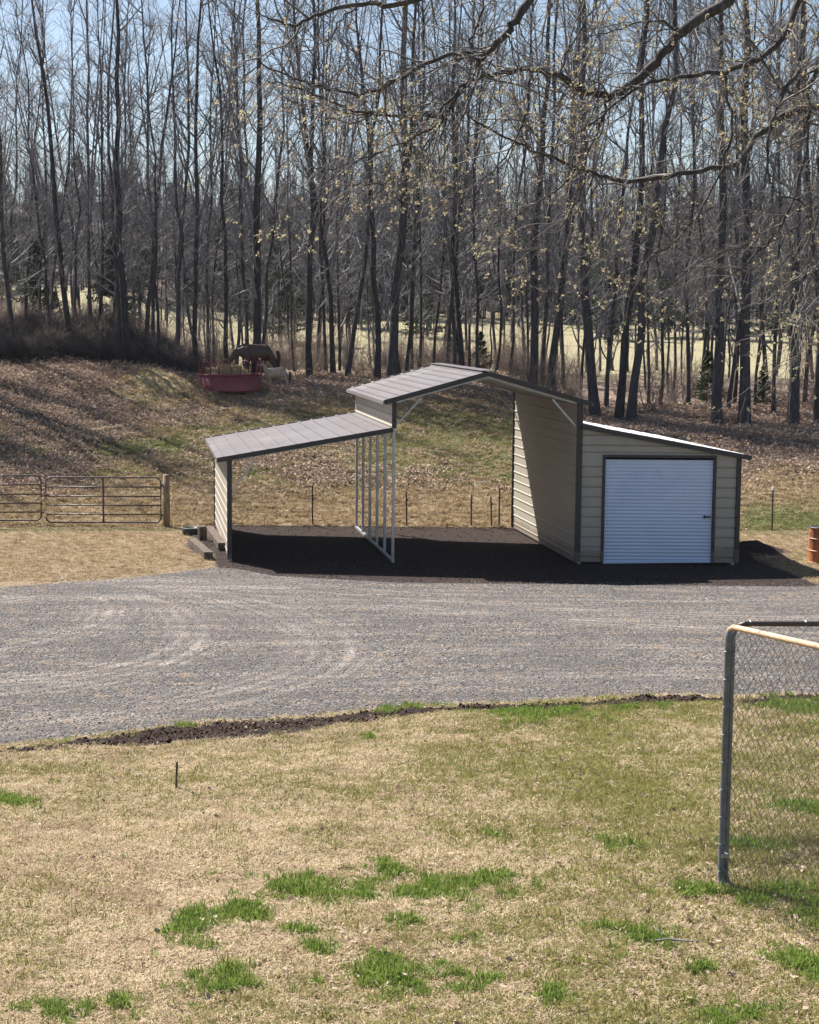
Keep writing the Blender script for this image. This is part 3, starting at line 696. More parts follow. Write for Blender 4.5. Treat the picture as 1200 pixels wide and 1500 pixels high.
def equine(name, H, head, label, cat, mat, loc, rz, eat=True):
    """faces +x; H is the height at the withers"""
    g = empty(name, loc, rz, label=label, cat=cat); s = H / 1.5
    S_ = lambda x, y, z: (x * s, y * s, z * s)
    P = [(S_(0, 0, 1.10), (.34 * s, .39 * s)),        #0 barrel
         (S_(.38, 0, 1.12), (.30 * s, .38 * s)),      #1 chest
         (S_(.60, 0, 1.18), (.22 * s, .30 * s)),      #2 shoulder/neck base
         (S_(-.40, 0, 1.14), (.32 * s, .36 * s)),     #3 loin
         (S_(-.66, 0, 1.14), (.29 * s, .33 * s))]     #4 croup
    E = [(0, 1), (1, 2), (0, 3), (3, 4)]
    hp = head; prev = 2
    for (x, z, r) in hp: P.append((S_(x, 0, z), (r * .72 * s, r * s))); E.append((prev, len(P) - 1)); prev = len(P) - 1
    for sy in (-1, 1):
        # front leg: elbow, knee (carpus), fetlock, hoof
        b0 = len(P); P += [(S_(.42, .15 * sy, .86), .105 * s), (S_(.43, .14 * sy, .48), .058 * s), (S_(.42, .14 * sy, .14), .042 * s), (S_(.45, .14 * sy, .04), .055 * s)]; E += [(1, b0), (b0, b0 + 1), (b0 + 1, b0 + 2), (b0 + 2, b0 + 3)]
        b0 = len(P); dx = .08 * sy; P += [(S_(-.60 + dx, .16 * sy, .84), .14 * s), (S_(-.78 + dx, .15 * sy, .52), .065 * s), (S_(-.74 + dx, .15 * sy, .15), .045 * s), (S_(-.70 + dx, .15 * sy, .04), .057 * s)]; E += [(4, b0), (b0, b0 + 1), (b0 + 1, b0 + 2), (b0 + 2, b0 + 3)]
    body = skin('body', P, E, mat, g)
    # tail, mane, ears
    skin('tail', [(S_(-.76, 0, 1.22), .06 * s), (S_(-.83, 0, 1.05), .08 * s), (S_(-.85, 0, .8), .08 * s), (S_(-.83, 0, .5), .03 * s)], [(0, 1), (1, 2), (2, 3)], M_mane, g, 1)
    mp = [(.50, 1.47)] + [(x - .02, z + r * 1.0) for (x, z, r) in hp[:-2]]
    skin('mane', [(S_(x, 0, z), (.03 * s, .06 * s)) for (x, z) in mp], [(i, i + 1) for i in range(len(mp) - 1)], M_mane, g, 1)
    px_, pz_, _ = hp[-3]
    for sy in (-1, 1): MB().tube([S_(px_, .06 * sy, pz_ + .06), S_(px_ - .03, .075 * sy, pz_ + .15), S_(px_ - .04, .08 * sy, pz_ + .22)], [.03 * s, .028 * s, .004 * s], 6).build('ear', mat, g, True)
    return g
hx = at(378, 540, 62.2).x; hz = zg(hx, 62.2)
equine('horse', 1.47, [(.80, 1.18, .17), (.98, 1.02, .14), (1.10, .88, .12), (1.20, .74, .10), (1.28, .62, .07)], 'dark bay horse eating with its head down behind the red feeder', 'horse', M_horse, (hx, 62.2, hz), PI + .12)
pxx = at(406, 560, 59.6).x; pz = zg(pxx, 59.6)
equine('pony', .88, [(.74, 1.36, .16), (.84, 1.56, .13), (.92, 1.68, .13), (1.05, 1.62, .10), (1.17, 1.55, .07)], 'small pale dun pony standing at the right side of the red feeder', 'pony', M_pony, (pxx, 59.6, pz + .10), PI - .25)

# ------------------------------------------------------------------ trees
def path_at(P, R, bi, t):
    n = P.shape[1] - 1; f = t * n; i = np.minimum(f.astype(int), n - 1); fr = (f - i)[:, None]
    a = P[bi, i]; b_ = P[bi, i + 1]; tg = b_ - a; tg /= np.linalg.norm(tg, axis=1, keepdims=True) + 1e-9
    return a * (1 - fr) + b_ * fr, tg, R[bi, i] * (1 - fr[:, 0]) + R[bi, i + 1] * fr[:, 0]
def level(r, P, R, B, tr, length, ang, up, wig, npt, r0, tipf=.35, lenpow=None, pick=None):
    bi = r.integers(0, len(P), B) if pick is None else pick
    B = len(bi); t = tr[0] + (tr[1] - tr[0]) * r.random(B)
    p, tg, pr = path_at(P, R, bi, t)
    q = r.normal(size=(B, 3)); q -= (q * tg).sum(1, keepdims=True) * tg; q /= np.linalg.norm(q, axis=1, keepdims=True) + 1e-9
    a = r.uniform(ang[0], ang[1], B)[:, None]; d = tg * np.cos(a) + q * np.sin(a)
    L = length(t, r.random(B)); out = np.zeros((B, npt, 3)); out[:, 0] = p; st = (L / (npt - 1))[:, None]
    for k in range(1, npt):
        d = d + r.normal(size=(B, 3)) * wig + np.array([0, 0, up]); d /= np.linalg.norm(d, axis=1, keepdims=True); out[:, k] = out[:, k - 1] + d * st
    rs = np.minimum(pr * .75, r0 * (.6 + .8 * r.random(B)) * (L / L.mean()) ** .5); rad = rs[:, None] * np.linspace(1, tipf, npt)[None]
    return out, rad
def forest_variant(seed, H=19, lo=.12, spread=1.0, thick=1.0, fork=False):
    r = np.random.default_rng(seed); n = 13; z = np.linspace(-.3, H, n); wob = np.cumsum(r.normal(size=(n, 2)) * .09, axis=0) + np.outer(np.linspace(0, 1, n) ** 1.3, r.normal(size=2) * .45)
    wob -= wob[0]
    T = np.concatenate([wob, z[:, None]], 1)[None]; TR = (.16 * (1 - np.linspace(0, 1, n)) ** .75 + .018)[None] * thick
    P1, R1 = T, TR
    if fork:
        Pf, Rf = level(r, T, TR, 2, (.18, .5), lambda t, q: H * (1 - t) * .85, (.15, .28), .08, .04, 9, .05, .15)
    sets = []
    stems = [(T, TR)] + ([(Pf, Rf)] if fork else [])
    L1 = []
    for (a, b_), cnt in zip(stems, (32, 22)):
        L1.append(level(r, a, b_, cnt, (lo, .97), lambda t, q: (.9 + 2.1 * q) * spread * (1.15 - .75 * t), (.45, 1.1), .09, .11, 7, .032, .25))
    P1 = np.concatenate([x[0] for x in L1]); R1 = np.concatenate([x[1] for x in L1])
    P2, R2 = level(r, P1, R1, int(len(P1) * 5.0), (.1, .98), lambda t, q: (.5 + 1.3 * q) * spread, (.4, 1.0), .06, .16, 5, .015, .45)
    P3, R3 = level(r, P2, R2, int(len(P2) * 2.5), (.1, 1), lambda t, q: (.25 + .75 * q), (.35, 1.0), .05, .22, 3, .0078, .6)
    parts = [tubes(P1, R1, 4), tubes(P2, R2, 3), tubes(P3, R3, 3)]
    if fork: parts.append(tubes(Pf, Rf, 6))
    V, Q = join(parts); V2, Q2 = join([tubes(P1, R1, 3), tubes(P2[::2], R2[::2] * 1.2, 3), tubes(P3[::3], R3[::3] * 1.9, 3), tubes(T, TR, 5)])
    return dict(T=T, TR=TR, crown=npmesh('crown', V, Q), low=npmesh('wood_tree', V2, Q2))
VAR = []
for i in range(10): VAR.append(forest_variant(100 + i, H=[19, 21, 18, 20, 17, 22, 19, 20, 18, 21][i], lo=[.1, .15, .08, .2, .05, .25, .12, .1, .3, .15][i], spread=[1, 1.15, .8, 1.1, .75, 1.2, .95, 1.05, .9, 1.3][i], fork=i in (3, 6, 9)))
M_twigf = simple('far_twig_bark', (.072, .072, .09), .8, .35, 1.2, spec=.2)
for v in VAR: v['crown'].materials.append(M_twig); v['low'].materials.append(M_twigf)
# base x in the photo, distance, trunk width in photo pixels, lean (m at top), fork
TREES = [(-22, 64, 8, 0), (15, 65, 5, .3), (28, 63, 9, -.3), (43, 66, 5, 0), (60, 67, 5, .2), (76, 65, 6, -.4), (103, 64.5, 11, -.9), (118, 67, 5, 0), (136, 66, 7, .2), (149, 65.2, 7, -.2), (166, 68, 5, .3), (180, 64, 8, 0), (192, 63.6, 13, .1),
         (216, 64, 9, .4), (226, 66, 7, -.4), (240, 63.5, 6, -1.2), (256, 65, 8, .2), (267, 63.5, 8, -.2), (289, 64, 9, .1), (306, 65, 6, .3), (314, 67, 5, -.2), (332, 64.5, 8, -.5), (345, 66, 6, .1), (362, 65, 8, -.6), (373, 63.6, 15, .2), (387, 65, 7, .3),
         (431, 66, 4, .3), (453, 63.6, 11, 0), (467, 66, 5, .2), (477, 64.2, 6, -.5), (487, 64, 9, -.7), (497, 66, 5, .2), (507, 63.6, 9, 1.0), (551, 62.6, 11, .2), (571, 62.8, 17, .3), (583, 63.6, 10, .1), (592, 65, 6, 0), (602, 66, 5, .5), (612, 65, 5, -.3), (632, 66, 5, .2),
         (651, 64, 7, .1), (663, 65, 7, -.2), (675, 63.5, 9, -.2), (685, 66, 5, .3), (697, 64, 6, .5), (722, 65, 5, 0), (742, 64, 5, .2), (775, 61, 15, 0), (789, 64, 8, .2), (802, 61.4, 13, .5), (822, 66, 6, 0), (846, 64, 5, .2),
         (871, 58.6, 17, -.3), (884, 62, 8, .2), (902, 58, 14, .1), (920, 57.6, 15, .9), (946, 64, 5, 0), (961, 63, 6, -.2), (980, 66, 5, .2), (1004, 62.2, 7, .1), (1022, 66, 6, .3), (1046, 57.4, 17, -.8), (1060, 61, 7, .1), (1070, 64, 6, .4), (1086, 57.2, 19, .1),
         (1100, 62, 5, 0), (1112, 64, 6, -.3), (1128, 60, 7, .2), (1156, 57, 18, .1), (1172, 62, 7, .4), (1192, 57.4, 15, .1), (1226, 58, 14, .2), (1260, 60, 10, 0)]
ordn = ['first', 'second', 'third', 'fourth', 'fifth', 'sixth', 'seventh', 'eighth', 'ninth', 'tenth', 'eleventh', 'twelfth', 'thirteenth', 'fourteenth', 'fifteenth', 'sixteenth', 'seventeenth', 'eighteenth', 'nineteenth', 'twentieth']
zones = [(-100, 240, 'above the pipe gates'), (240, 420, 'around the red hay feeder'), (420, 560, 'left of the centre roof'), (560, 760, 'directly above the centre roof'), (760, 940, 'above the tall wall'), (940, 1400, 'beyond the garage roof end')]
cnt = {}
for i, (px, Y, wpx, lean) in enumerate(TREES):
    zi = [z[2] for z in zones if z[0] <= px < z[1]][0]; cnt[zi] = cnt.get(zi, 0) + 1
    thick = 'thick' if wpx >= 13 else ('medium' if wpx >= 8 else 'slender'); ln = ' leaning right' if lean > .6 else (' leaning left' if lean < -.6 else '')
    v = VAR[(i * 7 + 3) % 10] if px not in (215, 1046, 226) else VAR[6]
    if px in (103, 373): v = VAR[9]
    x = gp(px, Y).x; s = random.uniform(.92, 1.12) * (1.05 if wpx > 12 else 1)
    if px < 340: s *= .84
    t = empty('bare_tree', (x, Y, zg(x, Y) - .05), random.uniform(0, 2 * PI), label=f'{thick} bare tree{ln}, {ordn[cnt[zi] - 1]} from the left {zi}', cat='tree', group='bare trees along the front of the wood')
    t.rotation_euler = (0, math.atan2(lean, 17 * s), 0)
    hold = random.uniform(0, 2 * PI); c, s_ = math.cos(hold), math.sin(hold); t.scale = (s, s, s)
    P = v['T'].copy()[0]; P = np.stack([P[:, 0] * c - P[:, 1] * s_, P[:, 0] * s_ + P[:, 1] * c, P[:, 2]], -1)[None]
    rb = wpx / 2333 * Y / 2 / s * .84; tt = np.linspace(0, 1, P.shape[1]); R = rb * ((1 - tt) ** .7 * .93 + .07)[None] ; R[0, 0] *= 1.35; R = np.maximum(R, .015)
    V, Q = tubes(P, R, 9); o = link('trunk', npmesh('trunk', V, Q, True), M_bark if i % 3 else M_bark2, t)
    cr = link('crown', v['crown'], None, t); cr.rotation_euler = (0, 0, hold)
# the wood edge goes on past the left side; these trees throw the long shadows over the left slope
ro2 = np.random.default_rng(31)
for i in range(16):
    px = -385 + 22 * i + ro2.uniform(-7, 7); Y = ro2.uniform(57.5, 64); x = gp(px, Y).x; v = VAR[int(ro2.integers(0, 10))]; s = ro2.uniform(.8, 1.0)
    t = empty('bare_tree', (x, Y, zg(x, Y) - .1), ro2.uniform(0, 6.28), label='bare tree of the wood edge standing past the left side of the photo', cat='tree', group='bare trees past the left side'); t.scale = (s, s, s)
    tt = np.linspace(0, 1, 13); V, Q = tubes(v['T'], (ro2.uniform(.12, .24) / s * ((1 - tt) ** .7 * .93 + .07))[None], 8); link('trunk', npmesh('trunk', V, Q, True), M_bark, t); link('crown', v['crown'], None, t)
# a second layer of trees deeper in the wood
rr = np.random.default_rng(11); k = 0
for i in range(110):
    px = -60 + 1380 * ((i * 37 % 110) + rr.random()) / 110; Y = rr.uniform(67, 88) if px < 760 else rr.uniform(65.5, 84); v = VAR[int(rr.integers(0, 10))]; s = (rr.uniform(.36, .56) if i % 2 else rr.uniform(.65, .98)) * (.86 if px < 380 else 1.0)
    x = gp(px, Y).x; t = empty('bare_tree', (x, Y, zg(x, Y) - .1), rr.uniform(0, 6.28), label=('short' if i % 2 else 'tall') + ' bare tree deeper in the wood, behind the front trunks ' + [z[2] for z in zones if z[0] <= px < z[1]][0], cat='tree', group='bare trees deeper in the wood'); t.scale = (s, s, s); t.rotation_euler = (rr.normal() * .035, rr.normal() * .05, rr.uniform(0, 6.28))
    rb = rr.uniform(.035, .09) / s; tt = np.linspace(0, 1, 13)
    V, Q = tubes(v['T'], (rb * ((1 - tt) ** .7 * .93 + .07))[None], 6); link('trunk', npmesh('trunk', V, Q, True), M_bark, t); link('crown', v['crown'], None, t)

# evergreen template
def needle_mesh(seed, H, r0, nbr, spb):
    r = np.random.default_rng(seed); T = np.array([[[0, 0, 0], [0, 0, H * .5], [0, 0, H]]], float); TR = np.array([[.10, .06, .01]]) * H / 6
    P1, R1 = level(r, T, TR, nbr, (.08, .97), lambda t, q: r0 * (1.08 - t) * (.7 + .6 * q), (1.1, 1.6), .03, .08, 5, .02, .3)
    B = nbr * spb; bi = r.integers(0, nbr, B); t = r.random(B) ** .7; p, tg, _ = path_at(P1, R1, bi, t)
    d = tg * .6 + r.normal(size=(B, 3)) * .5; d /= np.linalg.norm(d, axis=1, keepdims=True); n = np.cross(d, r.normal(size=(B, 3))); n /= np.linalg.norm(n, axis=1, keepdims=True)
    L = (.10 + .22 * r.random(B))[:, None] * H / 6 * 1.2; W = L * .16
    V = np.stack([p - n * W, p + n * W, p + d * L + n * W * .3, p + d * L - n * W * .3], 1).reshape(-1, 3); Q = np.arange(B * 4).reshape(-1, 4)
    return tubes(P1, R1, 3), tubes(T, TR, 6), (V, Q)
M_ever = leafmat('evergreen_leaves', [(.3, (.015, .028, .016)), (.5, (.035, .055, .028)), (.7, (.07, .10, .045))], 3, .25)
eb, et, ef = needle_mesh(5, 6, 1.9, 90, 60)
V, Q = join([eb, et, ef]); ever_me = npmesh('evergreen', V, Q); ever_me.materials.append(M_ever)
# far wood: too many to count, one object
pts_, rot_, scl_, idx_ = [], [], [], []
rf = np.random.default_rng(21)
for i in range(1000):
    Y = 126 + 120 * rf.random() ** 1.5; px = rf.uniform(-150, 1350); x = (px - 229) / 2333 * Y
    if i < 50: Y = rf.uniform(100, 128); x = (px - 229) / 2333 * Y
    pts_.append((x, Y, 0)); rot_.append((0, 0, rf.uniform(0, 6.28))); ev = rf.random() < .22
    idx_.append(10 if ev else int(rf.integers(0, 10))); scl_.append(rf.uniform(.9, 1.6) if ev else rf.uniform(.46, .70) * (.85 if px < 400 else 1))
pts_ = np.array(pts_); pts_[:, 2] = zf(pts_[:, 0], pts_[:, 1]) - .3
tm = [template(f'a{i:02d}', v['low'], None) for i, v in enumerate(VAR)] + [template('a10', ever_me, None)]
scatter('far_wood', pts_, rot_, scl_, idx_, tm, label='mass of bare and evergreen woods on the rise beyond the field', cat='woods')
# evergreens one can tell apart inside the wood edge
EV = [(662, 67, .30, 'small green cedar among the trunks directly above the centre roof peak'), (700, 68, .28, 'low green cedar right of the centre roof peak, half hidden by trunks'), (1030, 64, .36, 'dark holly-like evergreen above the garage roof end'),
      (1112, 62, .26, 'dark low evergreen between two thick trunks at the right'), (60, 72, .75, 'dark evergreen back in the wood above the left pipe gate'), (170, 74, .8, 'broad dark evergreen back in the wood above the gate post')]
for (px, Y, s, lab) in EV:
    x = gp(px, Y).x; t = empty('evergreen_tree', (x, Y, zg(x, Y) - .05), random.uniform(0, 6), label=lab, cat='tree', group='evergreens inside the wood edge'); t.scale = (s,) * 3
    if 'ev_l' not in globals():
        V, Q = join([eb, ef]); ev_l = npmesh('foliage', V, Q); ev_l.materials.append(M_ever); ev_t = npmesh('trunk', *et); ev_t.materials.append(M_bark)
    link('foliage', ev_l, None, t); link('trunk', ev_t, None, t)
# undergrowth
def shrub(seed, H, nst, col_=None):
    r = np.random.default_rng(seed); T = np.zeros((nst, 5, 3)); a = r.uniform(0, 2 * PI, nst); sp = r.uniform(.05, .45, nst)
    for k in range(5):
        q = k / 4; T[:, k, 0] = np.cos(a) * sp * q * H + r.normal(size=nst) * .04; T[:, k, 1] = np.sin(a) * sp * q * H + r.normal(size=nst) * .04; T[:, k, 2] = q * H * (.6 + .4 * np.cos(sp)) * r.uniform(.5, 1, nst)
    R = np.tile(np.linspace(.014, .006, 5), (nst, 1)); P2, R2 = level(r, T, R, nst * 7, (.15, 1), lambda t, q: .25 + .7 * q, (.4, 1.1), .04, .2, 4, .008, .6); P3, R3 = level(r, P2, R2, nst * 16, (.1, 1), lambda t, q: .12 + .35 * q, (.4, 1.1), .02, .25, 3, .006, .7)
    return npmesh('shrub', *join([tubes(T, R, 3), tubes(P2, R2, 3), tubes(P3, R3, 3)]))
M_brush = simple('brush_twigs', (.24, .19, .16), .8, .35, 1.5, spec=.2)
M_brush_d = simple('shaded_brush', (.05, .043, .045), .85, .3, 1.5, spec=.2)  # backlit brush, its shade put into the twig colour
sh = [template(f's{i}', shrub(40 + i, [1.4, 2.2, 3.2, 1.0][i], [9, 10, 8, 14][i]), M_brush) for i in range(4)]
N = 330; px = rf.uniform(-60, 1290, N); px = np.where((px > 860) & (rf.random(N) < .6), rf.uniform(-60, 800, N), px); Y = np.where(px < 760, rf.uniform(63, 78, N), rf.uniform(58.5, 74, N)); x = (px - 229) / 2333 * Y
scatter('undergrowth', np.stack([x, Y, zf(x, Y) - .05], 1), np.stack([np.zeros(N), np.zeros(N), rf.uniform(0, 6.28, N)], 1), rf.uniform(.5, 1.2, N) * np.where(px < 760, .9, .9), rf.integers(0, 4, N), sh, label='thin leafless saplings and brush between the trunks', cat='undergrowth')
shd = [template(f'd{i}', shrub(60 + i, [.9, 1.2][i], 30), M_brush_d) for i in range(2)]
N = 520; px = rf.uniform(-260, 300, N); Y = rf.uniform(62.6, 66.5, N); x = (px - 229) / 2333 * Y
scatter('brush_bank', np.stack([x, Y, zf(x, Y) - .15], 1), np.stack([rf.uniform(-.5, .5, N), rf.uniform(-.5, .5, N), rf.uniform(0, 6.28, N)], 1), rf.uniform(.5, 1.0, N) * np.interp(px, [-80, 200, 300], [1, .9, .5]), rf.integers(0, 2, N), shd, label='dark tangled brush heaped along the bank at the left', cat='brush')

# ------------------------------------------------------------------ the near oak whose limbs hang in from the right
OT = Vector((10.6, 18.5, 0)); oz = zg(OT.x, OT.y)
oak = empty('oak_tree', (OT.x, OT.y, oz), 0, label='near oak with dark limbs and tan spring buds hanging in from the right', cat='tree')
OV = Vector((OT.x, OT.y, oz)); TOPH = 13.5
MB().tube([(0, 0, -.3), (0, 0, 1), (.1, 0, 5), (0, .1, 9), (-.2, .1, TOPH)], [.42, .33, .27, .22, .10], 12).build('trunk', M_oakbark, oak, True)
tk = lambda z: OV + Vector((0, 0, z))
LIMBS = [  # (points px, distance there), start radius, end radius
    ([(1066, 0, 18), (1000, 45, 18), (965, 85, 18), (925, 125, 18), (890, 140, 18), (855, 132, 17.8), (820, 112, 17.6), (780, 102, 17.5), (740, 105, 17.4), (690, 118, 17.2), (665, 140, 17), (640, 170, 17)], .062, .012, [(9.6, None), (1150, -90, 18.2)]),
    ([(1170, 0, 18.3), (1145, 60, 18.2), (1100, 92, 18.1), (1050, 105, 18), (985, 115, 18), (935, 128, 18), (880, 170, 17.8), (820, 215, 17.6)], .04, .008, [(9.2, None), (1200, -60, 18.3)]),
    ([(775, 0, 17), (742, 50, 17), (712, 80, 17), (700, 100, 17)], .048, .018, [(11.5, None), (1150, -260, 18), (900, -150, 17.5)]),
    ([(712, 78, 17), (660, 78, 17), (600, 106, 16.8), (560, 130, 16.7), (500, 135, 16.5), (450, 120, 16.4), (400, 100, 16.2), (365, 82, 16)], .026, .006, []),
    ([(700, 100, 17), (690, 60, 17.2), (705, 20, 17.3), (712, -20, 17.4)], .018, .01, []),
    ([(1110, 200, 18.6), (1080, 240, 18.4), (1040, 248, 18.3), (960, 262, 18.1), (905, 265, 18), (860, 250, 17.9), (810, 230, 17.8), (760, 210, 17.6), (705, 182, 17.4), (670, 150, 17.3)], .034, .008, [(7.6, None), (1240, 150, 18.6), (1160, 165, 18.6)]),
    ([(590, 4, 15.5), (530, 5, 15.5), (470, 20, 15.4), (430, 38, 15.3), (400, 30, 15.2), (375, 18, 15.2)], .026, .006, [(12.2, None), (1100, -330, 17.5), (800, -160, 16.5), (680, -40, 15.8)]),
    ([(530, 5, 15.5), (500, 30, 15.6), (480, 60, 15.7), (430, 80, 15.8)], .01, .005, []),
    ([(560, 170, 16.6), (520, 162, 16.5), (480, 146, 16.4), (430, 128, 16.3), (390, 118, 16.2)], .014, .005, [(640, 170, 17)]),
    ([(690, 118, 17.2), (640, 180, 17), (600, 205, 16.8), (550, 225, 16.6), (500, 245, 16.5), (455, 245, 16.4)], .016, .005, []),
    ([(665, 140, 17), (640, 190, 17), (600, 240, 16.8), (560, 268, 16.6), (510, 270, 16.6)], .012, .005, []),
    ([(890, 140, 18), (872, 200, 17.9), (835, 260, 17.8), (780, 300, 17.6), (720, 335, 17.5)], .018, .005, []),
    ([(1060, 102, 18), (1072, 180, 17.9), (1052, 260, 17.8), (1012, 330, 17.7), (962, 372, 17.6), (905, 405, 17.5)], .018, .005, []),
    ([(1190, 120, 18.3), (1182, 220, 18), (1150, 320, 17.8), (1100, 380, 17.6), (1040, 425, 17.5)], .022, .005, [(8.6, None), (1250, 60, 18.4)]),
    ([(1127, 200, 17), (1125, 250, 17), (1140, 284, 17), (1180, 300, 17), (1190, 340, 17)], .014, .006, [(1172, 100, 17.6), (1140, 150, 17.2)]),
    ([(1240, 200, 18.4), (1202, 300, 18.1), (1180, 400, 17.9), (1150, 500, 17.8)], .02, .005, [(7.2, None)]),
    ([(860, 250, 17.9), (842, 300, 17.8), (802, 350, 17.7), (760, 400, 17.6)], .012, .005, []),
    ([(1260, 350, 18.3), (1202, 440, 18), (1165, 530, 17.8)], .016, .005, [(6.2, None)]),
    ([(780, 102, 17.5), (770, 170, 17.4), (740, 230, 17.3), (690, 275, 17.2), (640, 300, 17.1)], .014, .005, []),
    ([(820, 112, 17.6), (840, 60, 17.7), (870, 10, 17.8), (890, -40, 18)], .014, .006, []),
    ([(1000, 45, 18), (960, 30, 18), (900, 45, 18), (850, 60, 18)], .014, .005, []),
    ([(960, 262, 18.1), (950, 300, 18), (990, 360, 17.9), (1060, 400, 17.8)], .009, .004, []),
    ([(1200, 100, 18.3), (1180, 132, 18.2), (1140, 126, 18.1), (1100, 60, 18), (1060, 40, 18)], .015, .005, [(9, None)]),
    ([(1202, 300, 18.1), (1140, 350, 17.9), (1060, 370, 17.7), (1000, 400, 17.6), (950, 450, 17.5)], .012, .004, []),
]
def catmull(P, m=5):
    P = [P[0]] + P + [P[-1]]; out = []
    for i in range(1, len(P) - 2):
        for k in range(m):
            t = k / m; a, b_, c, d = P[i - 1], P[i], P[i + 1], P[i + 2]
            out.append(.5 * ((2 * b_) + (c - a) * t + (2 * a - 5 * b_ + 4 * c - d) * t * t + (3 * b_ - a - 3 * c + d) * t ** 3))
    out.append(P[-2]); return out
LP_, LR_ = [], []
ro = np.random.default_rng(77)
for (pts0, ra, rb, pre) in LIMBS:
    P = []
    for q in pre: P.append(tk(q[0]) if q[1] is None else at(*q))
    P += [at(*q) for q in pts0]; npre = len(P) - len(pts0)
    C = catmull([p - OV for p in P], 5); m = len(C); k0 = npre * 5
    C = [c + Vector(ro.normal(size=3) * .012) for c in C]
    R = [ra * (1 + .9 * (k0 - i) / max(k0, 1)) if i < k0 else ra + (rb - ra) * (i - k0) / max(1, m - 1 - k0) for i in range(m)]
    MB().tube(C, R, 8).build('limb', M_oakbark, oak, True)
    vis = np.array([tuple(c) for c in C[max(0, k0 - 6):]]); s = np.linspace(0, len(vis) - 1, 24); ii = np.arange(len(vis))
    LP_.append(np.stack([np.interp(s, ii, vis[:, j]) for j in range(3)], -1)); LR_.append(np.interp(s, ii, R[max(0, k0 - 6):]))
LP_ = np.array(LP_); LR_ = np.array(LR_)
# weight by length
Ls = np.linalg.norm(np.diff(LP_, axis=1), axis=2).sum(1); pk = ro.choice(len(LP_), 520, p=Ls / Ls.sum())
T1, Q1 = level(ro, LP_, LR_, 0, (.04, 1), lambda t, q: .3 + .95 * q ** 1.5, (.5, 1.3), -.04, .24, 8, .009, .35, pick=pk)
T2, Q2 = level(ro, T1, Q1, 2100, (.1, 1), lambda t, q: .15 + .55 * q, (.4, 1.1), -.03, .25, 5, .005, .5)
T3, Q3 = level(ro, T2, Q2, 4200, (.2, 1), lambda t, q: .06 + .2 * q, (.4, 1.1), .0, .2, 3, .0035, .7)
me = npmesh('twigs', *join([tubes(T1, Q1, 4), tubes(T2, Q2, 3), tubes(T3, Q3, 3)])); link('twigs', me, M_oaktwig, oak, kind='stuff')
# buds and young leaves at the twig ends, in clusters
def leaves(r, tips, per, size):
    B = len(tips) * per; c = np.repeat(tips, per, 0) + r.normal(size=(B, 3)) * .012; d = r.normal(size=(B, 3)) + np.array([0, 0, -.5]); d /= np.linalg.norm(d, axis=1, keepdims=True)
    n = np.cross(d, r.normal(size=(B, 3))); n /= np.linalg.norm(n, axis=1, keepdims=True); L = (size * (.5 + r.random(B)))[:, None]; W = L * .42
    V = np.stack([c, c + d * L * .5 + n * W, c + d * L, c + d * L * .5 - n * W], 1).reshape(-1, 3); return V, np.arange(B * 4).reshape(-1, 4)
dens = fbm(T3[:, -1, 0] * 1.1 + 3, T3[:, -1, 2] * 1.1, 2)
ex_ = T3[:, -1]; lo_ = (ex_[:, 0] + OT.x < 3.0) & (ex_[:, 2] + oz > 7.6)
keep = ro.random(len(T3)) < (sstep(.30, .52, dens) * .92 + .1) * np.where(lo_, .25, 1)
M_bud = leafmat('oak_buds', [(.3, (.24, .18, .12)), (.5, (.42, .36, .24)), (.7, (.50, .48, .28))], 9, .4)
me = npmesh('young_leaves', *leaves(ro, T3[keep][:, -1], 6, .024)); link('young_leaves', me, M_bud, oak, kind='stuff')

# ------------------------------------------------------------------ grass, leaves and stones lying on the ground
def tuft(seed, nb, L, W, lean, spread, up=.3):
    r = np.random.default_rng(seed); a = r.uniform(0, 2 * PI, nb); rad = spread * np.sqrt(r.random(nb)); b0 = np.stack([np.cos(a) * rad, np.sin(a) * rad, np.zeros(nb)], 1)
    az = r.uniform(0, 2 * PI, nb); ln = r.uniform(lean[0], lean[1], nb); l = L * (.5 + .8 * r.random(nb))
    d = np.stack([np.cos(az) * np.sin(ln), np.sin(az) * np.sin(ln), np.cos(ln)], 1); side = np.stack([-np.sin(az), np.cos(az), np.zeros(nb)], 1) * (W / 2)
    m = b0 + d * l[:, None] * .55; e = m + (d * .8 + np.array([0, 0, -.35])) * l[:, None] * .45; e[:, 2] = np.maximum(e[:, 2], .002)
    V = np.stack([b0 - side, b0 + side, m + side * .8, m - side * .8, e + side * .12, e - side * .12], 1).reshape(-1, 3); i = np.arange(nb)[:, None] * 6
    Q = np.concatenate([i + np.array([0, 1, 2, 3]), i + np.array([3, 2, 4, 5])]); return npmesh('tuft', V, Q)
M_dead = leafmat('dead_grass', [(.30, (.11, .075, .045)), (.44, (.33, .25, .155)), (.57, (.54, .45, .32)), (.74, (.76, .68, .55))], 55, .30)
M_grn = leafmat('green_grass', [(.3, (.06, .095, .02)), (.5, (.145, .21, .045)), (.72, (.33, .40, .12))], 30, .42)
M_olv = leafmat('olive_grass', [(.3, (.10, .095, .03)), (.5, (.21, .20, .07)), (.72, (.38, .36, .15))], 30, .40)
tp = [template('g0', tuft(1, 26, .045, .005, (.7, 1.45), .06), M_dead), template('g1', tuft(2, 22, .055, .005, (.6, 1.4), .06), M_dead), template('g2', tuft(3, 26, .04, .006, (.8, 1.5), .07), M_dead),
      template('g3', tuft(4, 22, .05, .0045, (.3, 1.2), .06), M_olv), template('g4', tuft(5, 20, .04, .0045, (.4, 1.3), .06), M_olv),
      template('g5', tuft(6, 34, .085, .006, (.05, .95), .05), M_grn), template('g6', tuft(7, 28, .07, .006, (.1, 1.0), .06), M_grn)]
rg = np.random.default_rng(5)
